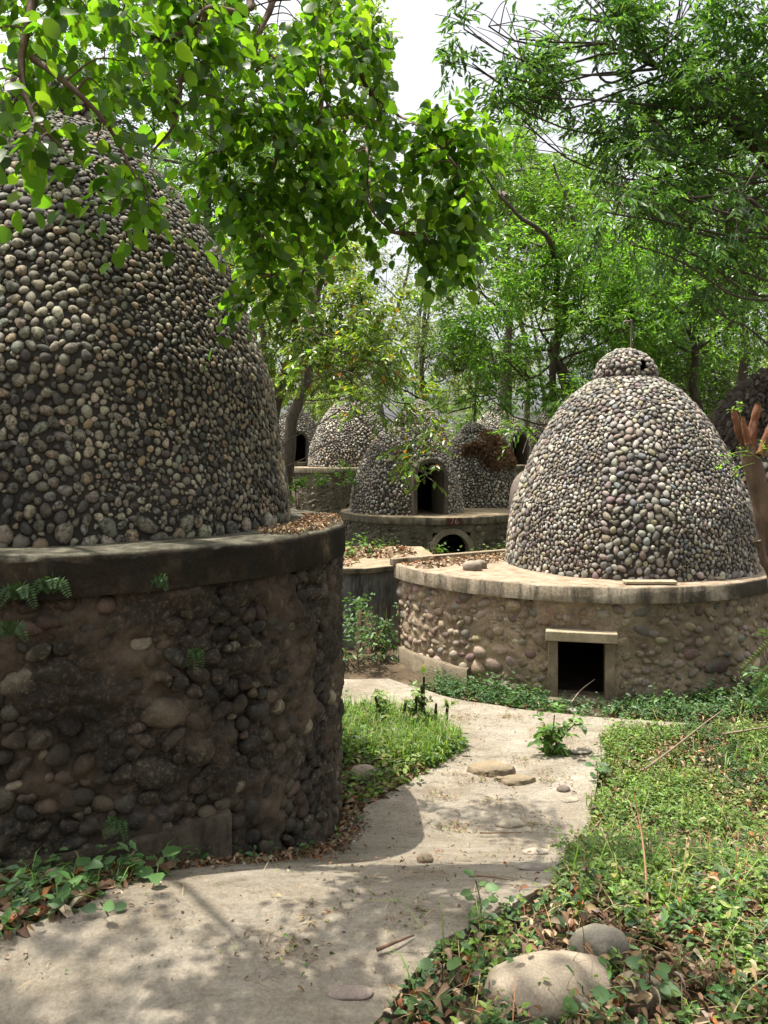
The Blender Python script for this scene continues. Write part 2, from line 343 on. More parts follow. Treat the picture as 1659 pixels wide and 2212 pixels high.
def revolve(mb, prof, R, c, seg=96, rows=46, col=(.1, .09, .07), noise_a=.006, skip=None, ends=True):
    hh, rr, ds = prof_fn(prof, R); s = np.concatenate([[0], np.cumsum(ds)]); t = np.linspace(0, s[-1], rows)
    h = np.interp(t, s, hh); r = np.interp(t, s, rr); th = np.arange(seg) / seg * 2 * math.pi
    v = np.stack([c[0] + r[:, None] * np.cos(th), c[1] + r[:, None] * np.sin(th), c[2] + np.repeat(h[:, None], seg, 1)], -1)
    v += noise_a * fbm(v, 12, 4)[..., None] * np.stack([np.cos(th), np.sin(th), 0 * th], -1)[None]
    v = v.reshape(-1, 3); i = np.arange(rows - 1)[:, None] * seg; j = np.arange(seg)[None]; k = (j + 1) % seg
    f = np.stack([i + j, i + k, i + seg + k, i + seg + j], -1).reshape(-1, 4)
    if skip is not None: f = f[~skip(v[f].mean(1))]
    mb.add(v, f, col)
def dome_sampler(prof, R, c, az0=0, az1=2 * math.pi, skip=None):
    hh, rr, ds = prof_fn(prof, R); hm = (hh[:-1] + hh[1:]) / 2; rm = (rr[:-1] + rr[1:]) / 2; wt = ds * rm; cw = np.cumsum(wt) / wt.sum()
    dh, dr = np.diff(hh), np.diff(rr)
    def f(n, rg):
        k = np.searchsorted(cw, rg.uniform(0, 1, n)); k = np.clip(k, 0, len(cw) - 1); a = rg.uniform(az0, az1, n)
        u = rg.uniform(0, 1, n); r = rr[k] + u * dr[k]; h = hh[k] + u * dh[k]
        p = np.stack([c[0] + r * np.cos(a), c[1] + r * np.sin(a), c[2] + h], 1)
        nn = N(np.stack([dh[k] * np.cos(a), dh[k] * np.sin(a), -dr[k]], 1))
        # bottom row drawn to the foot of the wall
        if skip is not None: ok = ~skip(p); p, nn = p[ok], nn[ok]; q = rg.integers(0, len(p), n - len(p)) if len(p) else []; p = np.concatenate([p, p[q]]); nn = np.concatenate([nn, nn[q]])
        return p, nn
    return f
def pebble_skin(mb, sampler, rfun, tries, pal, seed, segs=9, rim=None, flat=.62, rings=(.0, .38, .72, 1.0, 1.25), elong=(1.0, 1.5), sink=.18, tiltv=True):
    p, n_, r = pack(sampler, rfun, tries, seed=seed)
    e = R_.uniform(*elong, len(p)); ra = r * np.sqrt(e) * 1.02; rb = r / np.sqrt(e) * 1.02
    til = R_.normal(math.pi / 2, .7, len(p)) if tiltv else R_.normal(0, .35, len(p))
    pebbles(mb, p, n_, ra, rb, rb * flat * R_.uniform(.8, 1.25, len(p)) / (1 - sink), palette(len(p), *pal), rim, segs, til, sink, rings)
    return p, n_, r
def sector_r(c, edges, big, small):                    # bands of large and of small pebbles run up the dome
    e = np.radians(np.array(edges))
    def f(p):
        a = np.mod(np.arctan2(p[:, 1] - c[1], p[:, 0] - c[0]), 2 * math.pi); k = np.searchsorted(e, a) % 2
        base = np.where(k == 0, big, small); foot = np.where(p[:, 2] - c[2] < .07, np.maximum(base, big * .95), base)
        return foot
    return f
def arch_pts(w_, h, n=14):                             # outline of an arched opening, from foot to foot
    r = w_ / 2; a = np.linspace(math.pi, 0, n); top = np.stack([r * np.cos(a), h - r + r * np.sin(a)], 1)
    return np.concatenate([[[-r, 0]], top, [[r, 0]]])
def arch_frame(mb, foot, t, n_, w_, h, d_out, d_in, thick, col):
    ip, op = arch_pts(w_, h), arch_pts(w_ + 2 * thick, h + thick); k = len(ip); up = np.array([0, 0, 1.]); t = np.asarray(t); n_ = np.asarray(n_)
    def w3(q, d): return foot + q[:, :1] * t + q[:, 1:] * up + n_ * d
    v = np.concatenate([w3(ip, d_out), w3(op, d_out), w3(op, -d_in), w3(ip, -d_in)]); i = np.arange(k - 1); f = []
    for a, b in ((0, 1), (1, 2), (2, 3), (3, 0)): f.append(np.stack([a * k + i, a * k + i + 1, b * k + i + 1, b * k + i], 1))
    mb.add(v, np.concatenate(f), col)
def in_arch(foot, t, n_, w_, h):
    foot, t, n_ = map(np.asarray, (foot, t, n_))
    def f(p):
        d = p - foot; x = d @ t; z = d[:, 2]; r = w_ / 2; zz = np.maximum(z - (h - r), 0)
        return (d @ n_ > -.7) & (z > -.05) & (z < h) & (x * x + zz * zz < r * r)
    return f

# outline helpers for drums
def circle_outline(c, r, n=200):
    a = np.arange(n) / n * 2 * math.pi; return np.stack([c[0] + r * np.cos(a), c[1] + r * np.sin(a)], 1)
def resample(o, step):
    q = np.concatenate([o, o[:1]]); s = np.concatenate([[0], np.cumsum(np.linalg.norm(np.diff(q, axis=0), axis=1))]); n = int(s[-1] / step)
    t = np.linspace(0, s[-1], n, endpoint=False); return np.stack([np.interp(t, s, q[:, k]) for k in (0, 1)], 1)
def outline_normals(o):
    d = np.roll(o, -1, 0) - np.roll(o, 1, 0); return N(np.stack([d[:, 1], -d[:, 0]], 1))
def grow(o, d): return o + outline_normals(o) * d
def slab(mb, o, z0, z1, bev=.012, amp=.006, seed=0, fill=True, col=(1, 1, 1)):   # a flat slab over an outline, edge softened
    n = len(o); nr = outline_normals(o); rings = [(-.06, z0), (0, z0), (0, z1 - bev), (-bev, z1), (-.12, z1 + .002)]
    V = []
    for d, z in rings:
        q = o + nr * d; v = np.stack([q[:, 0], q[:, 1], np.full(n, z)], 1); e = fbm(v, 7, seed); v[:, :2] += nr * (amp * e)[:, None]; v[:, 2] += amp * .8 * fbm(v, 5, seed + 3); V.append(v)
    c = o.mean(0); cen = np.array([[c[0], c[1], z1 + .004]]); j = np.arange(n); k = (j + 1) % n; f = []
    for r in range(len(rings) - 1): f.append(np.stack([r * n + j, r * n + k, (r + 1) * n + k, (r + 1) * n + j], 1))
    off = mb.n; mb.add(np.concatenate(V + [cen]), np.concatenate(f), col)
    mb.f.append(np.stack([(len(rings) - 1) * n + j, (len(rings) - 1) * n + k, np.full(n, len(rings) * n)], 1) + off); mb.m.append(0)
def wall_skin(mb, o, z0, z1, col, amp, seed, holes=(), rows=26):
    """rough mortar face; holes = (x, y, half width, z low, z high) openings cut through it"""
    n = len(o); nr = outline_normals(o); z = np.linspace(z0, z1, rows)
    z = np.unique(np.round(np.concatenate([z] + [[h[3], h[4]] for h in holes]), 4)); m = len(z)
    v = np.stack([np.tile(o[:, 0], (m, 1)), np.tile(o[:, 1], (m, 1)), np.repeat(z[:, None], n, 1)], -1)
    e = fbm(v, 7, seed, 4) * amp * 2 + fbm(v, 26, seed + 2, 3) * amp * 1.3; v[..., :2] += nr[None] * e[..., None]
    v = v.reshape(-1, 3); i = np.arange(m - 1)[:, None] * n; j = np.arange(n)[None]; k = (j + 1) % n
    f = np.stack([i + j, i + k, i + n + k, i + n + j], -1).reshape(-1, 4); c = v[f].mean(1)
    for (x, y, hw, a, b) in holes: f_ok = ~((np.hypot(c[:, 0] - x, c[:, 1] - y) < hw) & (c[:, 2] > a) & (c[:, 2] < b)); f = f[f_ok]; c = c[f_ok]
    mb.add(v, f, np.clip(np.asarray(col) * (1 + .5 * fbm(v, 5, seed + 7)[:, None]), .01, 1))
def wall_sampler(o, z0, z1, holes=(), keep=None):
    nr = outline_normals(o)
    def f(n, rg):
        k = rg.integers(0, len(o), n); u = rg.uniform(0, 1, (n, 1)); q = o[k] * (1 - u) + o[(k + 1) % len(o)] * u
        p = np.concatenate([q, rg.uniform(z0, z1, (n, 1))], 1); ok = np.ones(n, bool)
        for (x, y, hw, a, b) in holes: ok &= ~((np.hypot(p[:, 0] - x, p[:, 1] - y) < hw + .05) & (p[:, 2] > a - .03) & (p[:, 2] < b + .05))
        if keep is not None: ok &= keep(p)
        nn = np.concatenate([nr[k], np.zeros((n, 1))], 1); p, nn = p[ok], nn[ok]; r = rg.integers(0, len(p), n - len(p))
        return np.concatenate([p, p[r]]), np.concatenate([nn, nn[r]])
    return f

# ================================================================== the near hut on the left
HUTS = 'pebble domed meditation huts'
CA = np.array([-1.47, 3.61]); ZA = 1.39; RA = 1.29
D_A = (-1.56, 3.66, ZA - .004)
def facing(p, c): return (np.arctan2(p[:, 1] - c[1], p[:, 0] - c[0]))
hutA = empty('stone_hut', (CA[0], CA[1], 0), 'large shaded stone hut beside the near path, its tall dome partly hidden by leaves', 'hut', HUTS)
oA = resample(circle_outline(CA, RA - .035), .014)
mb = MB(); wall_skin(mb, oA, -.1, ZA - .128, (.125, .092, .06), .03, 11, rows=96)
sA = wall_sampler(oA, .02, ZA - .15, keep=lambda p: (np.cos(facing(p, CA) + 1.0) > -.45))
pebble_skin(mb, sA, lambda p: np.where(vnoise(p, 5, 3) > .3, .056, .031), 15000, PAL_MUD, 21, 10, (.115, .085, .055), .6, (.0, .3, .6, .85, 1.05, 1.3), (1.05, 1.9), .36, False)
parts = [mb.build('wall', M_rub)]
mb = MB(); slab(mb, resample(circle_outline(CA, RA), .03), ZA - .135, ZA, .014, .014, 5); parts.append(mb.build('ledge', M_ledge, auto=50))
mb = MB(); revolve(mb, PROF_A, .997, D_A, 128, 60, (.036, .03, .022))
rA = sector_r(D_A, [0, 14, 255, 296, 340], .0295, .0165)
def rA2(p):
    a = np.degrees(np.mod(facing(p, D_A), 2 * math.pi)); return np.where((a > 299.5) & (a < 345), .0142, np.where(p[:, 2] > 3.0, .0165, .0192))
sm = dome_sampler(PROF_A, 1.0, D_A, math.radians(170), math.radians(400))
pebble_skin(mb, sm, lambda p: np.where(p[:, 2] < ZA + .06, np.maximum(rA2(p), .028), rA2(p)), 80000, PAL_DARK, 5, 10, (.036, .03, .022), .47, elong=(1., 1.6))
parts.append(mb.build('dome', M_peb))
cz = D_A[2] + 1.86
mb = MB(); revolve(mb, PROF_CUP, .255, (D_A[0], D_A[1], cz), 40, 16, (.06, .05, .04))
pebble_skin(mb, dome_sampler(PROF_CUP, .258, (D_A[0], D_A[1], cz)), lambda p: np.full(len(p), .0215), 3000, PAL_LIGHT, 6, 9, (.07, .06, .05), .7)
parts.append(mb.build('cupola', M_peb2))
a = np.radians(np.linspace(205, 316, 40)); mb = MB()
for d0, d1 in ((RA - .06, RA + .005),):
    th = np.arange(40)
    ringv = [np.stack([CA[0] + r * np.cos(a), CA[1] + r * np.sin(a), z + 0 * a], 1) for r, z in ((d1, -.1), (d1, .435), (d1 - .015, .448), (d0, .448))]
    v = np.concatenate(ringv); v[:, :2] += .012 * fbm(v, 6, 4)[:, None]; i = np.arange(39)
    mb.add(v, np.concatenate([np.stack([r * 40 + i, r * 40 + i + 1, (r + 1) * 40 + i + 1, (r + 1) * 40 + i], 1) for r in range(3)] + [np.array([[39, 79, 119, 159]])]))
parts.append(mb.build('plinth', M_plinth, auto=50)); own(hutA, parts)

# ================================================================== the hut across the path, with its doorway
CB = np.array([1.72, 7.0]); RB = 1.72; ZB = .80; D_B = (2.05, 6.50, ZB - .004)
o = circle_outline(CB, RB, 720); o = o[o[:, 1] < 6.42 + .6 * o[:, 0]]
gap = np.argmax(np.linalg.norm(np.roll(o, -1, 0) - o, axis=1)); o = np.roll(o, -gap - 1, 0)
oB = resample(o, .012)
hutB = empty('stone_hut', (CB[0], CB[1], 0), 'tan stone hut with square black doorway and a bent pipe atop its pebble dome', 'hut', HUTS)
dx = (1256 - CX) / F; kk = np.argmin(np.where(oB[:, 1] < 7, np.abs(oB[:, 0] / oB[:, 1] - dx), 9)); dp = oB[kk]; dn = outline_normals(oB)[kk]
dn3 = np.array([dn[0], dn[1], 0]); dt3 = np.array([-dn[1], dn[0], 0]); dp3 = np.array([dp[0], dp[1], 0])
hw = 49 / F * dp[1]; zt = EYE - (1385 - HY) / F * dp[1]; zb = EYE - (1506 - HY) / F * dp[1]
holes = [(dp[0], dp[1], hw, zb, zt)]
MORT = (.36, .275, .185)
oBw = grow(oB, -.04); mb = MB(); wall_skin(mb, oBw, -.05, ZB - .11, MORT, .012, 31, [(dp[0] - dn[0] * .04, dp[1] - dn[1] * .04, hw + .005, zb, zt)], rows=56)
front = lambda p: (p[:, 1] < 6.36 + .6 * p[:, 0])
pebble_skin(mb, wall_sampler(oBw, .03, ZB - .12, [(dp[0], dp[1], hw + .065, -1, zt + .06)], front), lambda p: np.where(vnoise(p, 9, 4) > .16, .05, .034), 3000, PAL_TAN, 23, 9, MORT, .5, (.0, .3, .6, .85, 1.05, 1.3), (1.05, 1.9), .32, False)
parts = [mb.build('wall', M_rub2)]
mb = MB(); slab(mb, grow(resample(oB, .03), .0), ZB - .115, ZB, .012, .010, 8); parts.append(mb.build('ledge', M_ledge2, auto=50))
pa = math.radians(133); pn = np.array([math.cos(pa), math.sin(pa), 0]); ptn = np.array([-pn[1], pn[0], 0]); pf0 = np.array(D_B) + pn * .99; skB = in_arch(pf0, ptn, pn, .52, .8)
mb = MB(); arch_frame(mb, pf0, ptn, pn, .4, .7, .04, .5, .07, (.2, .16, .13)); parts.append(mb.build('door_arch', M_rub2, auto=40))
mb = MB(); revolve(mb, PROF_B, 1.005, D_B, 128, 56, (.062, .05, .037), .006, skB)
rB = sector_r(D_B, [0, 30, 60, 120, 160, 200, 213, 242, 276, 325], .0, .0)
def rB2(p):
    a = np.degrees(np.mod(facing(p, D_B), 2 * math.pi)); big = ((a > 242) & (a < 272)) | ((a > 175) & (a < 203)) | ((a > 318) & (a < 350))
    return np.where(p[:, 2] > ZB + 1.15, .021, np.where(big, .0265, .0165))
pebble_skin(mb, dome_sampler(PROF_B, 1.01, D_B, math.radians(150), math.radians(400), skB), lambda p: np.where(p[:, 2] < ZB + .05, .027, rB2(p)), 46000, PAL_LIGHT, 15, 9, (.062, .05, .037), .5, elong=(1., 1.6))
parts.append(mb.build('dome', M_peb2))
cz = D_B[2] + 1.525 * 1.01; cc = (D_B[0] - .012, D_B[1], cz)
vent = N(np.array([.1, -1, 0])); vf = np.array([cc[0] + .06, cc[1] - .24, cz + .02])
isv = lambda p: (np.abs(p[:, 0] - (cc[0] + .075)) < .034) & (p[:, 1] < cc[1]) & (p[:, 2] > cz + .055) & (p[:, 2] < cz + .15)
mb = MB(); revolve(mb, PROF_CUP, .25, cc, 72, 30, (.062, .05, .037), .004, isv)
pebble_skin(mb, dome_sampler(PROF_CUP, .253, cc, skip=isv), lambda p: np.full(len(p), .0195), 3600, PAL_LIGHT, 16, 9, (.062, .05, .037), .75, (.0, .38, .72, 1.0, 1.25), (1., 1.5), .1)
cup = mb.build('cupola', M_peb2); parts.append(cup)
mb = MB(); q = P(1362, 760, 6.5); add_tube(mb, spline([q + [0, 0, -.2], P(1364, 700, 6.5), P(1362, 681 + 14, 6.5), P(1356, 694, 6.5), P(1349, 695, 6.5), P(1347, 701, 6.5)], 6), .008, 8)
parts.append(mb.build('finial', M_iron))
mb = MB(); lc = dp3 + dn3 * .0 + np.array([0, 0, zt + .0365]); box(mb, lc, [dt3, dn3, [0, 0, 1]], (75 / F * dp[1], .052, .034)); parts.append(bevel(mb.build('lintel', M_lintel, smooth=False), .006))
for s in (-1, 1):
    mb = MB(); box(mb, dp3 - dn3 * .055 + dt3 * s * (hw + .034) + np.array([0, 0, (zb + zt) / 2 - .02]), [dt3, dn3, [0, 0, 1]], (.034, .07, (zt - zb) / 2 + .018))
    parts.append(bevel(mb.build('door_jamb', M_plaster, smooth=False), .005))
mb = MB(); box(mb, dp3 - dn3 * .05 + np.array([0, 0, zb - .04]), [dt3, dn3, [0, 0, 1]], (hw + .07, .12, .035)); parts.append(bevel(mb.build('threshold', M_plaster, smooth=False), .008))
# parapet along the straight back edge of its platform
e0 = np.array([.06, 6.45]); e1 = np.array([2.6, 6.42 + .6 * 2.6 - .02]); ed = N(e1 - e0); mb = MB(); L = np.linalg.norm(e1 - e0)
box(mb, [*(e0 + ed * L / 2), ZB + .012], [[*ed, 0], [-ed[1], ed[0], 0], [0, 0, 1]], (L / 2, .03, .03)); parts.append(bevel(mb.build('parapet', M_ledge2, smooth=False), .01))
nn = outline_normals(oB); pl = oB[(oB[:, 0] < .62) & (oB[:, 1] < 6.4)]; pl = pl[np.argsort(pl[:, 0] - pl[:, 1] * .5)]; m = len(pl); mb = MB(); nr = N(pl - CB)
rg_ = [np.concatenate([pl + nr * d, np.full((m, 1), z)], 1) for d, z in ((.005, -.05), (.005, .115), (-.01, .125), (-.06, .127))]; v = np.concatenate(rg_); v[:, 2] += .015 * fbm(v, 4, 2); i = np.arange(m - 1)
mb.add(v, np.concatenate([np.stack([r * m + i, r * m + i + 1, (r + 1) * m + i + 1, (r + 1) * m + i], 1) for r in range(3)])); parts.append(mb.build('plinth', M_plaster))
own(hutB, parts)

# ================================================================== far huts: shared shapes, one thing each
def far_dome(door, seed, pal=PAL_LIGHT, r=1.0):
    c = (0, 0, 0); skip = None
    if door is not None:
        t = np.array([-math.sin(door), math.cos(door), 0]); n_ = np.array([math.cos(door), math.sin(door), 0]); foot = n_ * .97
        skip = in_arch(foot, t, n_, .60, .93)
    mb = MB(); revolve(mb, PROF_B, .995, c, 96, 50, (.07, .058, .042), .006, skip)
    def rr(p):
        a = np.degrees(np.mod(facing(p, c), 2 * math.pi)); return np.where((a % 60) < 26, .036, .0235)
    pebble_skin(mb, dome_sampler(PROF_B, 1.0, c, skip=skip), rr, 16000, pal, seed, 6, (.07, .058, .042), .75, (.0, .5, 1.0, 1.25), (1., 1.5), .15)
    d = mb.build('dome', M_peb2)
    out = [d]
    if door is not None:
        mb = MB(); arch_frame(mb, foot, t, n_, .5, .88, .05, .45, .07, (.13, .11, .085)); out.append(mb.build('door_arch', M_rub2, auto=40))
    mb = MB(); cz = 1.52; revolve(mb, PROF_CUP, .25, (0, 0, cz), 32, 14, (.07, .058, .042))
    pebble_skin(mb, dome_sampler(PROF_CUP, .253, (0, 0, cz)), lambda p: np.full(len(p), .022), 1600, pal, seed + 1, 6, (.07, .058, .042), .75, (.0, .5, 1.0, 1.25))
    out.append(mb.build('cupola', M_peb2)); return out
def far_drum(door_az, H, Rd, seed, off=(0, 0)):
    o = resample(circle_outline(off, Rd), .04); a = door_az; n_ = np.array([math.cos(a), math.sin(a), 0]); t = np.array([-n_[1], n_[0], 0])
    oc = np.array([off[0], off[1], 0]) + n_ * (Rd - .03); foot = oc + np.array([0, 0, -H]); mb = MB(); ow = grow(o, -.03)
    wall_skin(mb, ow, -H, -.1, (.16, .14, .095), .02, seed, [(oc[0], oc[1], .32, -H, -H + .7)], rows=22)
    pebble_skin(mb, wall_sampler(ow, -H, -.13, [(oc[0], oc[1], .4, -H, -H + .76)]), lambda p: np.where(vnoise(p, 6, 2) > .2, .055, .036), 3500, PAL_MUD2, seed, 7, (.16, .14, .095), .5, (.0, .5, .9, 1.2), (1.05, 1.8), .3, False)
    out = [mb.build('wall', M_rub2)]
    mb = MB(); slab(mb, o, -.12, 0, .015, .012, seed); out.append(mb.build('ledge', M_ledge3, auto=50))
    mb = MB(); arch_frame(mb, foot, t, n_, .56, .68, .03, .2, .09, (.3, .26, .18)); out.append(mb.build('doorway', M_rub2, auto=40)); return out
PAL_MUD2 = ([(.2, .17, .11), (.14, .12, .085), (.1, .095, .07), (.26, .23, .15)], [4, 4, 3, 2])
DOOR = -math.pi / 2
def hut(px, Y, z, label, proto, rot=0, drum=None, drot=0, dsc=1., psc=1., doff=(0, 0)):
    X = (px - CX) / F * Y; r = empty('stone_hut', (X, Y, z), label, 'hut', HUTS); 
    for p, q, sc in [(x, rot, psc) for x in proto] + [(x, drot, dsc) for x in (drum or [])]:
        c = p.copy(); COL.objects.link(c); c.parent = r; c.location = (0, 0, 0) if p in proto else (doff[0], doff[1], 0); c.rotation_euler = (0, 0, q); c.scale = (sc, sc, sc if p in proto else 1)
    return r
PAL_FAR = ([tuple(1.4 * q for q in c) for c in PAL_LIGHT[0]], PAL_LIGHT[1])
pDoor = far_dome(0., 41, PAL_FAR); pPlain = far_dome(None, 51, PAL_FAR); pDrum = far_drum(0., .95, 1.62, 61); pDrumL = far_drum(0., 1.5, 1.45, 63, (-.1, 0))
RD = math.radians
h78 = hut(878, 13.8, .71, 'mid distance hut numbered in white on red, its dome door arch facing the path', pDoor, RD(-68), drum=pDrum, drot=RD(-80), doff=(.42, .2))
hut(1022, 15.6, .60, 'round hut with shaggy dry brown grass on its dome, behind the numbered hut', pPlain, RD(40), drum=pDrum, drot=RD(-30))
hut(758, 18.2, 1.44, 'raised pebble dome hut on a high stone drum, left of the numbered hut', pPlain, RD(100), drum=pDrumL, drot=RD(-78))
hut(638, 24.0, 1.52, 'far hut with a tall dark dome doorway beside the shaded near hut', pDoor, RD(-79), drum=pDrumL, drot=RD(-90))
hut(722, 29.0, 1.75, 'far brownish dome peeping up behind the raised pebble dome hut', pPlain, RD(10), drum=pDrumL, drot=RD(-90))
hut(905, 25.0, 1.75, 'far dome whose round cupola rises just above the numbered hut', pPlain, RD(200), drum=pDrumL, drot=RD(-90))
hut(1076, 22.5, 1.45, 'dark grey domed hut in tree shade behind the grassy dome', pDoor, RD(-62), drum=pDrumL, drot=RD(-90))
hut(1187, 30.0, 1.85, 'smallest far dome among tree trunks left of the bent pipe dome', pPlain, RD(150), drum=pDrumL, drot=RD(-90))
hE = hut(1733, 8.6, .64, 'shaggy topped pebble hut at the right edge behind the pruned trunk', pPlain, RD(-20), drum=pDrum, drot=RD(-60), dsc=.85, psc=1.28)
for p in pDoor + pPlain + pDrum + pDrumL: bpy.data.objects.remove(p)
# painted number on the ledge of the mid hut: a red patch and two white digits
a = RD(-79); n_ = np.array([math.cos(a), math.sin(a), 0]); t = np.array([-n_[1], n_[0], 0]); rr = 1.625
mb = MB(); box(mb, n_ * rr + np.array([.42, .2, -.064]), [t, n_, [0, 0, 1]], (.13, .006, .056), (.085, .03, .026)); pt = bevel(mb.build('number_plate', M_plain, h78, smooth=False), .003)
tc = bpy.data.curves.new('number', 'FONT'); tc.body = '76'; tc.size = .14; tc.align_x = 'CENTER'; tc.align_y = 'CENTER'; tc.extrude = .001
tmp = bpy.data.objects.new('number', tc); COL.objects.link(tmp); bpy.context.view_layer.update(); tme = bpy.data.meshes.new_from_object(tmp); bpy.data.objects.remove(tmp)
to = bpy.data.objects.new('number', tme); COL.objects.link(to); to.parent = pt; to.location = n_ * (rr + .009) + np.array([.42, .2, -.064]); to.rotation_euler = (RD(90), 0, a + RD(90))
mw, tw, bw = newmat('number_paint'); bw.inputs['Base Color'].default_value = (.25, .2, .17, 1); tme.materials.clear(); tme.materials.append(mw)
# dry shaggy grass on two domes
def shag(root, c, az, wd, h0, h1, n, col, ln, sc=1.):
    mb = MB(); rg = np.random.default_rng(n); p, nn = dome_sampler(PROF_B, 1.01, c)(n * 8, rg)
    da = np.mod(np.arctan2(p[:, 1] - c[1], p[:, 0] - c[0]) - az + math.pi, 2 * math.pi) - math.pi; h = (p[:, 2] - c[2] - (h0 + h1) / 2) / ((h1 - h0) / 2)
    k = (da / wd) ** 2 + h ** 2 + 2.4 * fbm(p, 3.6, 4, 4) + rg.normal(0, .16, len(p)) < 1.; p, nn = p[k][:n], nn[k][:n]; m = len(p)
    d = N(nn * .5 + rg.normal(0, .4, (m, 3)) + [0, 0, -.6]); s = N(np.cross(d, rg.normal(0, 1, (m, 3)))); L = rg.uniform(.3, 1.2, m)[:, None] * ln; w_ = .004
    v = np.stack([p - s * w_, p + s * w_, p + d * L * .6 + nn * .02 + s * w_, p + d * L + [0, 0, -.04]], 1).reshape(-1, 3)
    i = np.arange(m)[:, None] * 4; mb.add(v, np.concatenate([i + [0, 1, 2], i + [0, 2, 3]]), np.repeat(palette(m, *col), 4, 0)); o = mb.build('dry_grass', M_dry, root); o.scale = (sc,) * 3; return o
hC = [o for o in COL.objects if o.get('label', '').startswith('round hut with shaggy')][0]
PD = ([(.25, .15, .09), (.17, .1, .065), (.36, .24, .14)], [4, 3, 2]); PDG = ([(.15, .125, .1), (.1, .085, .07), (.22, .18, .14)], [4, 3, 2])
shag(hC, (0, 0, 0), RD(-22), RD(80), .95, 1.5, 14000, PD, .17)
shag(hE, (0, 0, 0), RD(240), RD(140), .95, 1.62, 14000, PDG, .12, 1.28)

# ================================================================== concrete block wall between the huts, planks against it
wl = empty('concrete_wall', (-.3, 7.1, 0), 'stained grey concrete block with a litter covered slab, in the gap between the huts', 'wall')
mb = MB(); poly = np.array([[-1.3, 6.82], [-.165, 6.82], [.52, 7.3], [.4, 8.4], [-1.3, 8.4]]); 
def prism(mb, poly, z0, z1, col=(1, 1, 1)):
    n = len(poly); v = np.concatenate([np.c_[poly, np.full(n, z0)], np.c_[poly, np.full(n, z1)]]); j = np.arange(n); k = (j + 1) % n
    off = mb.n; mb.add(v, np.stack([j, k, n + k, n + j], 1), col); mb.f.append(np.array([np.arange(n) + n]) + off); mb.m.append(0); mb.f.append(np.array([np.arange(n)[::-1]]) + off); mb.m.append(0)
prism(mb, poly, -.1, .652); p1 = mb.build('wall', M_greywall, smooth=False)
mb = MB(); prism(mb, grow(poly, .035), .6545, .71); p2 = bevel(mb.build('slab', M_ledge3, smooth=False), .01); own(wl, [p1, p2])
for q, (x0, x1, y0, y1, lab) in enumerate(((772, 778, 1395, 1296, 'narrow dark plank leaning on the grey concrete block, slightly taller'), (789, 794, 1400, 1318, 'wide brown plank leaning on the grey concrete block, beside the narrow one'))):
    b0, b1 = P(x0, y0 + 12, 6.62), P(x1, y1, 6.775); ax = N(b1 - b0); s = N(np.cross(ax, [0, -1, 0])); mb = MB()
    box(mb, (b0 + b1) / 2, [s, np.cross(s, ax), ax], ((.022, .05)[q], .012, np.linalg.norm(b1 - b0) / 2)); tag(bevel(mb.build('wooden_plank', M_bark2, smooth=False), .004), lab, 'plank', 'planks against the concrete block')

# ================================================================== foliage tools
T10 = (np.array([[0, 0, 0], [.33, 0, .0], [.7, 0, -.03], [1, 0, -.14], [.18, -.4, .05], [.5, -.52, .05], [.82, -.31, -.03], [.18, .4, .05], [.5, .52, .05], [.82, .31, -.03]]),
       np.array([[0, 4, 1], [1, 4, 5], [1, 5, 2], [2, 5, 6], [2, 6, 3], [0, 1, 7], [1, 8, 7], [1, 2, 8], [2, 9, 8], [2, 3, 9]]))
T6 = (np.array([[0, 0, 0], [.35, -.45, .06], [.72, -.33, .0], [1, 0, -.12], [.72, .33, .0], [.35, .45, .06]]), np.array([[0, 1, 2], [0, 2, 3], [0, 3, 4], [0, 4, 5]]))
T4 = (np.array([[0, 0, 0], [.45, -.5, .08], [1, 0, -.06], [.45, .5, .08]]), np.array([[0, 1, 2], [0, 2, 3]]))
def leaves(mb, pos, axis, nrm, L, W, col, T=T4, m=0):
    n = len(pos)
    if n == 0: return
    axis = N(axis); side = N(np.cross(axis, nrm)); up = np.cross(side, axis); L = np.broadcast_to(L, (n,)); W = np.broadcast_to(W, (n,))
    t, f = T; v = pos[:, None] + (L[:, None] * t[:, 0])[..., None] * axis[:, None] + (W[:, None] * t[:, 1])[..., None] * side[:, None] + (L[:, None] * t[:, 2])[..., None] * up[:, None]
    mb.add(v.reshape(-1, 3), (f[None] + (np.arange(n) * len(t))[:, None, None]).reshape(-1, 3), np.repeat(col, len(t), 0), m)
def twig_leaves(mb, t0, d, ln, k, L, W, pal, rg, T=T4, droop=.35, tone=None, upw=1.0, ok=None):
    """k leaves set alternately along each twig"""
    m = len(t0); s = np.linspace(.15, 1, k); sd = N(np.cross(d, [0, 0, 1]) + rg.normal(0, .15, (m, 3)))
    pos = t0[:, None] + d[:, None] * (ln[:, None] * s)[..., None] - np.array([0, 0, 1]) * (droop * .4 * ln[:, None] * s ** 2)[..., None]
    sg = np.where(np.arange(k) % 2, 1., -1.)[None, :, None]
    ax = N(d[:, None] * .55 + sd[:, None] * sg * .8 + rg.normal(0, .28, (m, k, 3)) - np.array([0, 0, droop]))
    nr = N(np.array([0, 0, upw]) + rg.normal(0, .42, (m, k, 3)))
    c = palette(m * k, *pal, .18).reshape(m, k, 3)
    if tone is not None: c = c * tone[:, None, None]
    pos = pos.reshape(-1, 3); q = rg.uniform(.65, 1.15, m * k)
    sel = np.ones(len(pos), bool) if ok is None else ok(pos)
    leaves(mb, pos[sel], ax.reshape(-1, 3)[sel], nr.reshape(-1, 3)[sel], (L * q)[sel], (W * q)[sel], c.reshape(-1, 3)[sel], T)
SKY = [(846, -60), (860, 60), (842, 120), (850, 230), (905, 248), (960, 160), (945, 110), (965, 40), (985, -60)]
SKY2 = [(520, -30), (560, 45), (615, 60), (650, 20), (655, -30)]
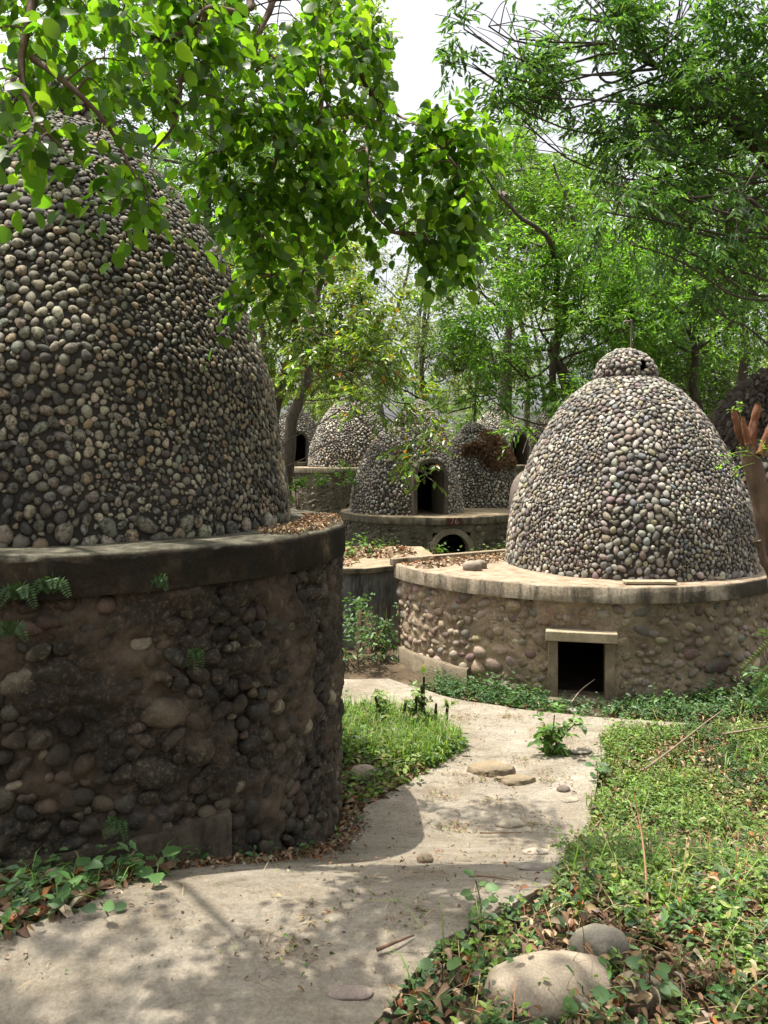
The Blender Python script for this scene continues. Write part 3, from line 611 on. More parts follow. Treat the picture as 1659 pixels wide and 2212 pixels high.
SKY3 = [(1150, 295), (1160, 330), (1220, 330), (1210, 285)]
def not_sky(p):
    x, y = pix(p); return ~(inpoly(x, y, SKY) | inpoly(x, y, SKY2) | inpoly(x, y, SKY3))
DENS = 2.9
def crown(mb, cen, rad, per, L, W, pal, rg, T=T4, k=7, tw=.35, droop=.35, ok=not_sky, flat=.75):
    for c, r in zip(cen, rad):
        m = max(3, int(DENS * per * r * r / k)); sub = c + N(rg.normal(0, 1, (max(3, int(m / 9)), 3))) * (r * rg.uniform(.25, 1, (max(3, int(m / 9)), 1)) ** .6) * [1, 1, flat]
        q = sub[rg.integers(0, len(sub), m)]; t0 = q + rg.normal(0, r * .13, (m, 3)); d = N(N(t0 - c) * .7 + rg.normal(0, .5, (m, 3)) + [0, 0, .05])
        twig_leaves(mb, t0, d, tw * rg.uniform(.6, 1.2, m), k, L, W, pal, rg, T, droop, rg.uniform(.7, 1.25) * np.ones(m), 1., ok)
G_MID = ([(.095, .19, .035), (.07, .15, .03), (.13, .23, .04), (.05, .1, .025)], [4, 4, 2, 2])
G_DARK = ([(.075, .165, .045), (.055, .13, .04), (.1, .2, .045), (.13, .24, .045)], [4, 3, 3, 1])
G_BRIGHT = ([(.13, .27, .035), (.095, .21, .03), (.17, .31, .045), (.065, .13, .025)], [4, 4, 2, 1.5])
G_YEL = ([(.14, .23, .036), (.095, .17, .033), (.19, .25, .045), (.34, .21, .025), (.3, .12, .02)], [5, 4, 3, .35, .15])
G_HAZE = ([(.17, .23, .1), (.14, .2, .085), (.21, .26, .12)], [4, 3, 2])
def tree(name, label, trunk, r0, r1, clumps, per, L, W, pal, seed, T=T4, group='trees behind the huts', bark=M_bark, tw=.35, limb=.045, k=7, droop=.35, amp=.25, ok=not_sky, cat='tree', hang=False):
    r1 = .014; rg = np.random.default_rng(seed); tr = rough_path(trunk, 8, amp, seed); base = tr[0].copy()
    root = empty(name, base, label, cat, group); mb = MB(); add_tube(mb, tr, np.linspace(r0, r1, len(tr)) ** 1., 9)
    for c, r in clumps:
        d = np.linalg.norm(tr - c, axis=1) + 3 * np.maximum(0, (tr[:, 2] - c[2] + .2 * r) * (-1 if hang else 1)) + rg.uniform(0, 1.6, len(tr)) * (not hang); a = tr[np.argmin(d)]
        mid = a * .5 + c * .5 + np.array([0, 0, (.14 if hang else -.12) * np.linalg.norm(c - a)]) + rg.normal(0, .12, 3); q = rough_path([a, mid, c], 6, .25, seed + 3); add_tube(mb, q, np.linspace(limb * min(1.3, .5 + r * .4), .008, len(q)), 5)
        for _ in range(4):
            e = c + rg.normal(0, .55, 3) * r; s = q[rg.integers(len(q) // 2, len(q))]; add_tube(mb, spline([s, (s + e) / 2 + [0, 0, .08], e], 4), np.linspace(limb * .3, .004, 9), 4)
    tk = mb.build('trunk', bark); mb = MB(); crown(mb, np.array([c for c, _ in clumps]), [r for _, r in clumps], per, L, W, pal, rg, T, k, tw, droop, ok)
    cr = mb.build('crown', M_leaf, smooth=False); own(root, [tk, cr]); return root
def cl(lst):                                           # clumps given as picture place, distance, radius in metres
    return [(P(x, y, d), r) for x, y, d, r in lst]
def scat(box_, d0, d1, n, r0, r1, seed, avoid=True):
    rg = np.random.default_rng(seed); out = []
    while len(out) < n:
        x, y = rg.uniform(box_[0], box_[2]), rg.uniform(box_[1], box_[3]); d = rg.uniform(d0, d1); c = P(x, y, d)
        if avoid and not not_sky(c[None])[0]: continue
        out.append((c, rg.uniform(r0, r1)))
    return out
def vert(px, Y, pyt, lean=0):                          # a standing trunk from the ground to picture height pyt
    t = P(px + lean, pyt, Y); b = P(px, 0, Y); b[2] = -.1; m = (t + b) / 2; m[0] += .1; return [b, m, t]

# --- trees
tree('broadleaf_tree', 'forked dark trunk tree just behind the shaded near hut, a few yellow leaves', [np.array([-1.95, 11.6, -.1]), P(592, 900, 11.8), P(606, 850, 11.8), P(632, 700, 11.8), P(600, 520, 12)], .17, .06,
     cl([(640, 640, 11.5, .75), (720, 700, 11, .7), (760, 780, 10.8, .6), (600, 740, 11.5, .6), (680, 800, 11, .5), (820, 760, 10.6, .55), (850, 850, 10.2, .36), (900, 930, 10, .3), (880, 980, 9.9, .24), (930, 960, 9.9, .2), (800, 880, 10.2, .3), (560, 620, 12, .8), (700, 600, 12, .7), (935, 1025, 9.9, .13), (790, 660, 11.4, .6)]), 620, .105, .055, G_YEL, 101, T6, k=7, droop=.5, tw=.3, hang=True, limb=.017)
tree('ailanthus_tree', 'slender leaning trunk tree with bright green leaves, left of the bent pipe dome', [np.array([6.0, 15.6, -.1]), P(1212, 800, 15.6), P(1226, 690, 15.6), P(1235, 520, 15.5), P(1200, 350, 15.5)], .15, .05,
     cl([(1100, 560, 14.5, .9), (1010, 640, 14, .8), (1150, 640, 14.5, .8), (1060, 740, 14, .75), (1120, 800, 14, .6), (1250, 600, 14.6, .9), (1290, 700, 14, .9), (1380, 690, 14, .8), (1300, 560, 14.5, .9), (1200, 830, 13.6, .5), (1250, 860, 13.2, .4), (1190, 480, 15, .9), (1400, 600, 15, 1), (990, 760, 14.2, .5), (1050, 850, 14, .4), (1130, 930, 12.5, .25)]), 560, .12, .05, G_BRIGHT, 102, T6)
tree('spreading_tree', 'tall tree whose curved bare limb reaches over the middle domes', [np.array([3.5, 15.4, -.1]), P(1200, 700, 15.2), P(1192, 525, 14.), P(1110, 455, 13.4), P(1030, 372, 13.)], .085, .05,
     cl([(1080, 440, 16, .9), (1000, 480, 16, .8), (1150, 390, 16.5, 1), (1060, 330, 16.5, .8), (1250, 440, 17, 1), (980, 560, 16, .7), (1330, 380, 17, 1)]), 520, .12, .055, G_MID, 103)
tree('neem_tree', 'big dark limbed tree with feathery leaves filling the upper right', [np.array([6.2, 9.4, -.1]), P(1850, 700, 9.), P(1660, 345, 8.6), P(1540, 215, 8.45), P(1390, 105, 8.4)], .22, .07,
     scat((1250, -120, 1760, 300), 8., 9.4, 26, .45, .75, 7) + scat((1400, 300, 1760, 620), 8.4, 9.8, 14, .4, .65, 8) + cl([(1000, 60, 8.4, .35), (1050, 30, 8.3, .5), (1130, 60, 8.3, .5), (1010, 130, 8.4, .26), (1080, 140, 8.4, .4), (1150, 190, 8.3, .45), (1130, 270, 8.2, .32), (1190, 120, 8.3, .5), (1060, 220, 8.4, .22)]), 560, .12, .038, G_DARK, 104, T4, k=12, droop=.35, tw=.36, limb=.026)
tree('feathery_branch_tree', 'nearer feathery leaved tree drooping dark sprays above the bent pipe', [np.array([6.3, 7.5, -.1]), P(1900, 700, 7.8), P(1720, 520, 7.6), P(1600, 420, 7.4)], .055, .02,
     cl([(1320, 380, 7.3, .32), (1380, 460, 7.3, .34), (1300, 450, 7.3, .24), (1460, 430, 7.4, .34), (1530, 480, 7.5, .34), (1600, 420, 7.4, .36), (1470, 560, 7.5, .24), (1580, 580, 7.5, .26), (1370, 540, 7.4, .16), (1650, 520, 7.5, .32)]), 800, .105, .032, G_DARK, 105, T4, k=13, droop=.75, tw=.36, limb=.03)
tree('roadside_tree', 'dark trunk tree standing behind the right side of the bent pipe dome', vert(1508, 15, 560, -30), .17, .06, scat((1380, 560, 1760, 850), 14, 16.5, 18, .6, .95, 11), 520, .11, .05, G_MID, 106)
tree('upright_tree', 'upright twin limbed tree high behind the shaggy hut at the right edge', vert(1585, 18, 380, 20), .2, .06, scat((1380, 150, 1800, 640), 17, 20, 16, .9, 1.3, 12), 420, .12, .055, G_BRIGHT, 107)
tree('shade_tree', 'dense dark green tree rising behind the shaded near hut', vert(420, 14, 100, 40), .2, .06, scat((60, -200, 560, 420), 13, 16, 24, .7, 1.15, 13), 430, .105, .05, G_DARK, 108)
tree('thin_tree', 'tree with yellowish top leaves left of the open sky gap', vert(585, 15, 60, 190), .15, .04, scat((640, 40, 850, 420), 14, 16, 15, .5, .8, 14), 480, .1, .05, G_YEL, 109)
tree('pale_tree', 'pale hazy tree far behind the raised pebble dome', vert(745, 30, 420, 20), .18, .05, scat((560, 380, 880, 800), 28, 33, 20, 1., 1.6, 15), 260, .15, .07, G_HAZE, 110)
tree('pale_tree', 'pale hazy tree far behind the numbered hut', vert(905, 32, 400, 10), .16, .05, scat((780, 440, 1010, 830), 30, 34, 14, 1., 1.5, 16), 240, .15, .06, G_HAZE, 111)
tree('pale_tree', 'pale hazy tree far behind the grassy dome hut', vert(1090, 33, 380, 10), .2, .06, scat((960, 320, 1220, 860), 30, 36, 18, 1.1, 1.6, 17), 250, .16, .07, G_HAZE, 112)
tree('background_tree', 'tree of mid green leaves far behind the dome with the bent pipe', vert(1340, 26, 400, 10), .22, .06, scat((1180, 420, 1480, 900), 24, 29, 22, 1., 1.5, 18), 330, .14, .065, G_MID, 113)
tree('background_tree', 'tree of mid green leaves far behind the right edge hut', vert(1560, 27, 300, 10), .22, .06, scat((1420, 160, 1760, 880), 24, 30, 26, 1.1, 1.7, 19), 320, .14, .065, G_MID, 114)
tree('background_tree', 'tree far behind the shaded near hut, seen beside its shoulder', vert(560, 24, 350, 0), .2, .06, scat((380, 250, 700, 800), 22, 27, 22, .9, 1.4, 20), 300, .14, .065, G_MID, 115)
tree('background_tree', 'dark leaved tree behind the curved bare limb, beside the open sky gap', vert(1080, 24, 260, 20), .2, .05, scat((975, 280, 1260, 560), 22, 26, 16, .8, 1.2, 21), 330, .13, .06, G_MID, 116)
tree('understory_tree', 'low leafy tree among the far domes', vert(1020, 34, 780, 5), .12, .04, scat((850, 740, 1230, 900), 32, 37, 14, .7, 1.1, 22), 300, .16, .07, G_MID, 117)
tree('understory_tree', 'low leafy tree behind the far doorway hut', vert(640, 36, 760, 5), .12, .04, scat((540, 720, 820, 920), 34, 38, 12, .7, 1.1, 23), 300, .16, .07, G_YEL, 118)
# far wood seen through the gaps
mb = MB(); rg = np.random.default_rng(77); cen = []; rad = []
for _ in range(75):
    Y = rg.uniform(42, 62); x = rg.uniform(-300, 2000); hmax = 560 if 680 < x < 1150 else 380
    cen.append(P(x, rg.uniform(hmax, 960), Y)); rad.append(rg.uniform(1.8, 3.2))
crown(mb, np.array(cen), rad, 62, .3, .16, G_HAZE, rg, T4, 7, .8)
for _ in range(26):
    Y = rg.uniform(38, 60); b = P(rg.uniform(-200, 1900), 0, Y); b[2] = -.1; add_tube(mb, rough_path([b, b + [rg.normal(0, .6), 0, 6], b + [rg.normal(0, 1.), 0, 14]], 6, .4, int(Y * 10)), np.linspace(.2, .08, 13), 6, (.12, .1, .08))
tag(mb.build('far_wood', M_leaf, smooth=False), 'pale far wood closing the view behind all the huts', 'woodland', kind='stuff')

# ================================================================== overhanging broad leaved tree in front
rg = np.random.default_rng(303)
base = np.array([-4.6, 4.6, .0])
ov = empty('overhanging_tree', base, 'overhanging tree with large backlit rounded leaves hanging over the near hut', 'tree')
mb = MB(); trunk = rough_path([base, base + [.2, -.3, 2.5], np.array([-3.2, 3.9, 5.2]), np.array([-1.5, 3.0, 5.2])], 8, .1, 5); add_tube(mb, trunk, np.linspace(.24, .07, len(trunk)), 10)
hub = trunk[-1]
boughs = [[hub, P(600, -120, 2.99), P(590, 0, 2.92), P(560, 70, 2.85), P(535, 180, 2.81), P(510, 260, 2.77), P(488, 330, 2.74)],
          [P(535, 180, 2.81), P(575, 260, 2.77), P(600, 340, 2.74), P(560, 480, 2.70), P(590, 600, 2.66)],
          [hub, P(740, -130, 3.14), P(762, 0, 3.07), P(775, 110, 2.99), P(800, 200, 2.96), P(870, 250, 4.), P(960, 330, 2.88), P(1010, 400, 2.85)],
          [P(800, 200, 2.96), P(790, 300, 4.), P(800, 420, 2.85), P(850, 500, 2.81)],
          [hub, P(520, -90, 2.63), P(450, 20, 2.48), P(370, 85, 2.41), P(290, 60, 2.34), P(200, 20, 2.26)],
          [P(450, 20, 2.48), P(400, 150, 2.41), P(380, 260, 2.37), P(330, 330, 2.34)],
          [trunk[-6], P(60, -200, 2.12), P(80, 0, 2.01), P(60, 140, 1.97), P(90, 260, 1.93), P(160, 330, 1.93)],
          [P(60, 140, 1.97), P(140, 200, 1.93), P(220, 280, 1.93), P(290, 400, 1.93)],
          [hub, P(660, -150, 3.07), P(690, 60, 4.), P(700, 200, 2.85), P(680, 330, 2.81), P(640, 470, 2.77), P(660, 580, 2.74)]]
bp = []
for q, b in enumerate(boughs):
    t = rough_path(b, 7, .05, 40 + q); bp.append(t[8 if q in (0, 2, 4, 6, 8) else 0:]); add_tube(mb, t, np.linspace(  .018 if q in (0, 2, 4, 6, 8) else .010, .003, len(t)), 6)
bp = np.concatenate(bp)
MASS = [(-60, -60, 350, 250, 1.90, 2.26, 27), (0, 200, 230, 400, 1.86, 2.01, 7), (230, -60, 520, 240, 2.26, 2.63, 27), (380, 200, 680, 420, 2.55, 2.85, 30), (520, 40, 850, 300, 2.70, 3.07, 46), (490, 400, 690, 670, 2.63, 2.81, 26),
        (690, 260, 1040, 480, 2.77, 2.99, 50), (800, 440, 1020, 590, 2.77, 2.92, 14), (560, 300, 800, 480, 3.7, 4., 28), (960, 200, 1050, 330, 2.85, 2.92, 8), (250, 330, 340, 470, 1.91, 1.97, 4), (350, -60, 850, 60, 2.55, 3.07, 24)]
G_BIG = ([(.095, .19, .02), (.068, .145, .018), (.125, .225, .026), (.042, .1, .016)], [4, 3, 2, 1.5])
lf = MB()
def big_twig(e, s, n_=9, L=.05):
    t = spline([s, (s + e) / 2 + [0, 0, .03], e], 5); add_tube(mb, t, np.linspace(.0034, .0016, len(t)), 4, cap=False)
    m = 4; L = L * rg.uniform(.75, 1.25); t0 = t[rg.integers(len(t) // 3, len(t), m)] + rg.normal(0, .012, (m, 3)); d = N(N(e - s) * .5 + rg.normal(0, .55, (m, 3)) + [0, 0, -.3])
    twig_leaves(lf, t0, d, rg.uniform(.09, .2, m), 5, L, L * .72, G_BIG, rg, T10, .6, rg.uniform(.8, 1.2) * np.ones(m), .65, not_sky)
for x0, y0, x1, y1, d0, d1, k in MASS:
    for _ in range(k):
        e = P(rg.uniform(x0, x1), rg.uniform(y0, y1), rg.uniform(d0, d1))
        if not not_sky(e[None])[0]: continue
        s = bp[np.argmin(np.linalg.norm(bp - e, axis=1) + .5 * np.maximum(0, e[2] - bp[:, 2]))]
        if np.linalg.norm(s - e) > .38: s = e + N(s - e) * .38
        big_twig(e, s)
heads = [np.array([rg.uniform(-2.4, -.3), rg.uniform(1.5, 2.9), rg.uniform(3.5, 4.7)]) for _ in range(11)]
for h_ in heads:                                       # unseen crown above the frame, clumps added to dapple the path
    for _ in range(9):
        e = h_ + rg.normal(0, .17, 3); x, y = pix(e[None])
        if y[0] > -40 and -100 < x[0] < 1750: continue
        s = e + N(hub - e) * .4; big_twig(e, s, L=.065)
own(ov, [mb.build('trunk', M_bark2), lf.build('foliage', M_leafbig)])

# ================================================================== ground cover
def ground_pts(n, x0, x1, y0, y1, ok, rg, pw=1.):
    out = []; tot = 0
    while tot < n:
        p = np.stack([rg.uniform(x0, x1, n), y0 + (y1 - y0) * rg.uniform(0, 1, n) ** pw], 1); p3 = np.c_[p, gz(p[:, 1])]; q = p3[ok(p3)]
        out.append(q); tot += len(q)
        if len(q) == 0: break
    return np.concatenate(out)[:n]
def off_path(p, m=6):
    x, y = pix(p); l, r = path_edges(y); return ~((x > l + m) & (x < r - m) & (y > 1470))
def clear_huts(p):
    return (np.hypot(p[:, 0] - CA[0], p[:, 1] - CA[1]) > RA + .01) & (np.hypot(p[:, 0] - CB[0], p[:, 1] - CB[1]) > RB + .01)
def herbs(mb, base, h0, h1, L, pal, rg, k=6, T=T4, tall=None):
    m = len(base); h = rg.uniform(h0, h1, m) * (1 if tall is None else tall); lean = rg.normal(0, .35, (m, 2)) * h[:, None]
    tip = base + np.c_[lean, h]; s = np.linspace(.25, 1, k); pos = base[:, None] + (tip - base)[:, None] * s[None, :, None]
    a = rg.uniform(0, 6.28, (m, 1)) + np.arange(k) * 2.4; ax = np.stack([np.cos(a), np.sin(a), rg.normal(.15, .35, (m, k))], -1)
    nr = N(np.array([0, 0, 1.]) + rg.normal(0, .35, (m, k, 3))); q = rg.uniform(.6, 1.25, (m, k)) * (1.1 - .35 * s)
    c = palette(m, *pal, .2)[:, None] * rg.uniform(.85, 1.15, (m, k, 1))
    leaves(mb, pos.reshape(-1, 3), ax.reshape(-1, 3), nr.reshape(-1, 3), (L * q).ravel(), (L * .55 * q).ravel(), c.reshape(-1, 3), T)
    sd = np.array([.0016, 0, 0]); v = np.stack([base - sd, base + sd, tip], 1); i = np.arange(m)[:, None] * 3; mb.add(v.reshape(-1, 3), i + [0, 1, 2], np.repeat(palette(m, [(.07, .1, .03), (.12, .08, .04)], [2, 1]), 3, 0))
def blades(mb, base, h0, h1, w_, pal, rg, bend=.5):
    flat = bend > 2; bend = .8 if flat else bend
    m = len(base); h = rg.uniform(h0, h1, m)[:, None]; a = rg.uniform(0, 6.28, m); d = np.stack([np.cos(a), np.sin(a), 0 * a], 1); s = np.stack([-np.sin(a), np.cos(a), 0 * a], 1) * w_; b = rg.uniform(.1, bend, m)[:, None]
    u = np.array([0, 0, .13 if flat else 1.]); d = d * (1.3 if flat else 1.); p1 = base + u * h * .45 + d * h * b * .2; p2 = base + u * h * .82 + d * h * b * .6; p3 = base + u * h * (1 - .3 * b) + d * h * b * 1.25
    v = np.stack([base - s, base + s, p1 + s, p1 - s, p2 + s * .7, p2 - s * .7, p3], 1).reshape(-1, 3); i = np.arange(m)[:, None] * 7; c = np.repeat(palette(m, *pal, .2), 7, 0); off = mb.n
    mb.add(v, np.concatenate([i + [0, 1, 2, 3], i + [3, 2, 4, 5]]), c); mb.f.append(i + [5, 4, 6] + off); mb.m.append(0)
def litter(mb, base, L, rg, pal, lift=.012):
    m = len(base); a = rg.uniform(0, 6.28, m); ax = np.stack([np.cos(a), np.sin(a), rg.normal(0, .3, m)], 1); nr = N(np.array([0, 0, 1.]) + rg.normal(0, .45, (m, 3))); T = (T10[0] * [1, 1, 3.6], T10[1])
    leaves(mb, base + np.c_[np.zeros((m, 2)), rg.uniform(.002, lift, m)], ax, nr, L * rg.uniform(.5, 1.3, m), L * .45 * rg.uniform(.6, 1.2, m), palette(m, *pal, .2), T)
W_PAL = ([(.16, .26, .05), (.12, .21, .045), (.2, .29, .06), (.07, .13, .035), (.24, .24, .085)], [4, 4, 3, 2, 1.6])
W_DARK = ([(.08, .16, .05), (.055, .115, .04), (.1, .19, .055)], [3, 3, 2])
GR_PAL = ([(.17, .28, .045), (.13, .23, .04), (.22, .3, .07), (.34, .29, .13)], [4, 4, 2, .7])
DRY = ([(.24, .16, .09), (.16, .095, .05), (.34, .25, .155), (.1, .06, .035), (.32, .12, .045), (.4, .33, .24)], [4, 4, 3, 2, 1, 1.4])
STRAW = ([(.36, .27, .15), (.25, .17, .09), (.3, .13, .06)], [3, 3, 1])
rg = np.random.default_rng(900)
right = lambda p: off_path(p, -4) & (pix(p)[0] > 800) & clear_huts(p)
mb = MB(); mg = MB(); ml = MB(); mt = MB()
# right hand weeds, thin and leafy near the camera, thick farther on
pr = ground_pts(34000, -.1, 5.2, 1.6, 5.25, lambda p: right(p) & (pix(p)[0] < 2500) & ((pix(p)[1] > 1588 + 12 * vnoise(p, 5, 3))), rg)
dens = vnoise(pr, 3.2, 8) + .25 * (pr[:, 1] - 2.6); nearc = (pix(pr)[1] > 1985 + 60 * vnoise(pr, 4, 5)) & (pix(pr)[0] < 1560); sel = ((dens > -.08) | (rg.uniform(0, 1, len(pr)) < .16)) & (~nearc | (rg.uniform(0, 1, len(pr)) < .14)) & ((fbm(pr, 2.3, 31, 3) < .05) | (rg.uniform(0, 1, len(pr)) < .3)); pr2 = pr[sel]
spec = vnoise(pr2, 1.9, 14) > .08
tl = .55 + .8 * np.clip(vnoise(pr2, 2.1, 4) + .5, 0, 1)
herbs(mb, pr2[~spec], .02, .1, .026, W_PAL, rg, 8, T6, tl[~spec]); herbs(mb, pr2[spec], .02, .1, .019, W_DARK, rg, 11, T4, tl[spec])
herbs(mb, pr2[rg.integers(0, len(pr2), 900)], .04, .14, .04, W_PAL, rg, 5, T6)
blades(mg, pr2[rg.integers(0, len(pr2), 1600)] + rg.normal(0, .02, (1600, 3)) * [1, 1, 0], .05, .2, .0022, GR_PAL, rg, .9)
litter(ml, np.concatenate([pr[rg.integers(0, len(pr), 2600)], pr[fbm(pr, 2.3, 31, 3) > .02][:5200]]), .034, rg, DRY, .07); blades(mt, pr[rg.integers(0, len(pr), 500)] + [0, 0, .03], .06, .2, .0012, STRAW, rg, 1.4); blades(mt, pr[rg.integers(0, len(pr), 2200)] + [0, 0, .03], .06, .22, .0012, STRAW, rg, 3.)
# near bottom right: litter with broad seedlings
pn = ground_pts(4200, -.05, 1.8, 1.4, 2.6, lambda p: right(p), rg); litter(ml, pn, .038, rg, DRY, .03); herbs(mb, pn[:520], .02, .08, .04, W_DARK, rg, 5, T6)
# strip of weeds along the foot of the far drum
pf = ground_pts(2800, .1, 4.5, 4.9, 6.5, lambda p: clear_huts(p) & (p[:, 1] < 7.0 - np.sqrt(np.maximum(0, 1.72 ** 2 - (p[:, 0] - 1.72) ** 2)) + 0) & off_path(p, -10) & (pix(p)[1] < 1580) & (np.hypot(p[:, 0] - CB[0], p[:, 1] - CB[1]) < RB + .42) & (pix(p)[0] > 930 + 90 * vnoise(p, 4, 6)) & ((np.abs(pix(p)[0] - 1256) > 70) | (rg.uniform(0, 1, len(p)) < .35)), rg)
herbs(mb, pf[:1700], .02, .1, .032, W_DARK, rg, 7, T4); herbs(mb, pf[(np.abs(pix(pf)[0] - 1256) > 90)][:150], .08, .17, .05, W_DARK, rg, 7, T6); litter(ml, pf[rg.integers(0, len(pf), 900)], .05, rg, DRY, .02)
pf2 = ground_pts(500, 2.9, 5.5, 4.6, 6.6, lambda p: clear_huts(p) & off_path(p), rg); herbs(mb, pf2, .06, .25, .045, W_DARK, rg, 7, T6)
# the grassy wedge left of the path
wedge = [(735, 1545), (900, 1556), (962, 1588), (1002, 1625), (985, 1640), (900, 1690), (790, 1755), (735, 1800)]
pw_ = ground_pts(3600, -.6, .7, 3.2, 5.4, lambda p: inpoly(*pix(p), wedge) & clear_huts(p), rg)
isg = pix(pw_)[1] < 1672 + 70 * vnoise(pw_, 5, 2); herbs(mb, pw_[isg][:1700], .03, .12, .034, W_PAL, rg, 6); herbs(mb, pw_[isg][1700:1900], .05, .14, .055, W_DARK, rg, 5, T6); blades(mg, pw_[isg][rg.integers(0, isg.sum(), 3000)] + rg.normal(0, .012, (3000, 3)) * [1, 1, 0], .06, .2, .002, GR_PAL, rg, .7)
litter(ml, pw_[~isg], .055, rg, DRY, .025); litter(ml, pw_[isg][:350], .05, rg, DRY, .04); herbs(mb, pw_[~isg][:60], .05, .12, .055, W_PAL, rg, 4, T6)
# litter and seedlings at the foot of the near hut
nearleft = lambda p: off_path(p, -3) & clear_huts(p) & (pix(p)[0] < 760) & (pix(p)[1] > 1780) & (pix(p)[1] < 2120)
pl_ = ground_pts(4200, -1.9, -.05, 1.4, 3.6, nearleft, rg); litter(ml, pl_, .06, rg, DRY, .05); blades(mt, pl_[:700], .05, .15, .0014, STRAW, rg, 3.)
q = pl_[pix(pl_)[0] < 420]; herbs(mb, q[:330], .03, .13, .05, W_DARK, rg, 5, T6); herbs(mb, q[330:1100], .02, .08, .025, W_DARK, rg, 6); blades(mg, q[:500], .04, .12, .002, GR_PAL, rg, 1.)
# litter on the platforms and the block, scraps on the path
def top_litter(n, f, z, L):
    p = f(n); p = np.c_[p, np.full(len(p), z)]; litter(ml, p, L, rg, DRY, .02); blades(mt, p[:n // 2], .03, .1, .0012, STRAW, rg, 3.)
def plat(n):
    p = np.stack([rg.uniform(.0, 1.6, n * 3), rg.uniform(5.6, 7.4, n * 3)], 1); k = (p[:, 1] < 6.34 + .6 * p[:, 0]) & (np.hypot(p[:, 0] - CB[0], p[:, 1] - CB[1]) < RB - .05) & (p[:, 1] > 5.95 + .55 * p[:, 0] + .3 * vnoise(np.c_[p, 0 * p[:, :1]], 4, 5)); return p[k][:n]
top_litter(900, plat, ZB + .004, .045)
top_litter(420, lambda n: np.stack([rg.uniform(-.75, .3, n), rg.uniform(7.4, 8.3, n)], 1), .712, .06); top_litter(160, lambda n: np.stack([rg.uniform(-.9, -.25, n), rg.uniform(6.9, 7.4, n)], 1), .712, .06)
aw = rg.uniform(-1.25, -.02, 900); rw = RA + np.abs(rg.normal(0, .05, 900)) - .01; wf = np.stack([CA[0] + rw * np.cos(aw), CA[1] + rw * np.sin(aw)], 1); wf = np.c_[wf, gz(wf[:, 1]) + .03]
litter(ml, wf, .028, rg, DRY, .02); blades(mt, wf[:260], .03, .1, .0012, STRAW, rg, 3.); herbs(mb, wf[:14], .03, .08, .03, W_DARK, rg, 5, T6)
def ledgeA(n):
    a = rg.uniform(-.5, .25, n); r = rg.uniform(1.1, 1.26, n); return np.stack([CA[0] + r * np.cos(a), CA[1] + r * np.sin(a)], 1)
top_litter(900, ledgeA, ZA + .003, .022)
pp = ground_pts(1500, -2, 2, 1.8, 5.2, lambda p: ~off_path(p, 10), rg); pp[:, 2] += .034; litter(ml, pp[:260], .018, rg, DRY, .004); blades(mt, pp[260:620], .02, .07, .001, STRAW, rg, 3.); litter(ml, pp[620:820], .01, rg, W_PAL, .004); litter(ml, pp[820:], .008, rg, DRY, .003)
for px, py, n in ((965, 1735, 60), (985, 1802, 90), (1150, 1792, 90), (1060, 1745, 40), (930, 1905, 40), (880, 2010, 50), (1040, 1700, 60), (800, 1960, 40), (640, 2080, 60), (1130, 1655, 50), (700, 2000, 30), (1200, 1700, 60), (1000, 1560, 60), (1100, 1560, 80), (1180, 1590, 80)):
    c_ = G(px, py, .034); q = c_ + rg.normal(0, 1, (n, 3)) * [.05, .035, 0]; blades(mt, q, .015, .06, .001, STRAW, rg, 3.); litter(ml, q[:n // 2], .012, rg, DRY, .004); litter(ml, q[:n // 5], .014, rg, W_PAL, .005)
# floor between the far huts
pz = ground_pts(5000, -4, 9, 7.5, 24, lambda p: clear_huts(p), rg); herbs(mb, pz, .08, .4, .09, W_PAL, rg, 8, T4)
tag(mb.build('weeds', M_weed, smooth=False), 'leafy green weeds spreading over the ground beside the path', 'weeds', kind='stuff')
tag(mg.build('grass', M_weed), 'thin green grass blades among the weeds', 'grass', kind='stuff')
tag(ml.build('leaf_litter', M_dry), 'dry brown fallen leaves scattered on the ground and ledges', 'leaf litter', kind='stuff')
tag(mt.build('straw_litter', M_dry), 'dead stalks and straw scattered on the ground', 'straw', kind='stuff')

# ================================================================== stones, boulders, sticks
def rock(name, label, c, r, col, seed, group=None, flat=0, amp=.18, cat='rock', m=M_rock, rotz=0., sub=4):
    import bmesh
    bm = bmesh.new(); bmesh.ops.create_icosphere(bm, subdivisions=sub, radius=1); v = np.array([x.co[:] for x in bm.verts]); f = np.array([[q.index for q in x.verts] for x in bm.faces]); bm.free()
    v = v * (1 + amp * 2 * fbm(v, .9, seed, 3)[:, None]); 
    if flat: v[:, 2] = np.sign(v[:, 2]) * np.abs(v[:, 2]) ** flat
    v = v * np.asarray(r); cs, sn = math.cos(rotz), math.sin(rotz); v = np.stack([v[:, 0] * cs - v[:, 1] * sn, v[:, 0] * sn + v[:, 1] * cs, v[:, 2]], 1)
    mb = MB(); mb.add(v, f, np.clip(np.asarray(col) * (1 + .5 * fbm(v / max(r), 1.5, seed + 4)[:, None]), .01, 1)); o = mb.build(name, m); o.location = c; return tag(o, label, cat, group)
rock('boulder', 'large smooth tan boulder in the weeds at the bottom right', G(1195, 2158, .03), (.165, .095, .058), (.29, .24, .175), 2, None, .85, .16, rotz=.25, cat='boulder')
rock('boulder', 'grey boulder half hidden in weeds behind the large tan boulder', G(1300, 2078, .03), (.075, .055, .052), (.24, .215, .165), 3, None, .8, .2, cat='boulder')
rock('boulder', 'brown rough boulder right of the large tan boulder', G(1380, 2152, .0), (.07, .05, .045), (.33, .27, .19), 4, None, 0, .16, cat='boulder')
rock('boulder', 'small brown stone left of the large tan boulder among dead leaves', G(1085, 2160, .01), (.035, .03, .03), (.25, .19, .13), 5, None, 0, .14, cat='stone')
GS = 'stones on the path'
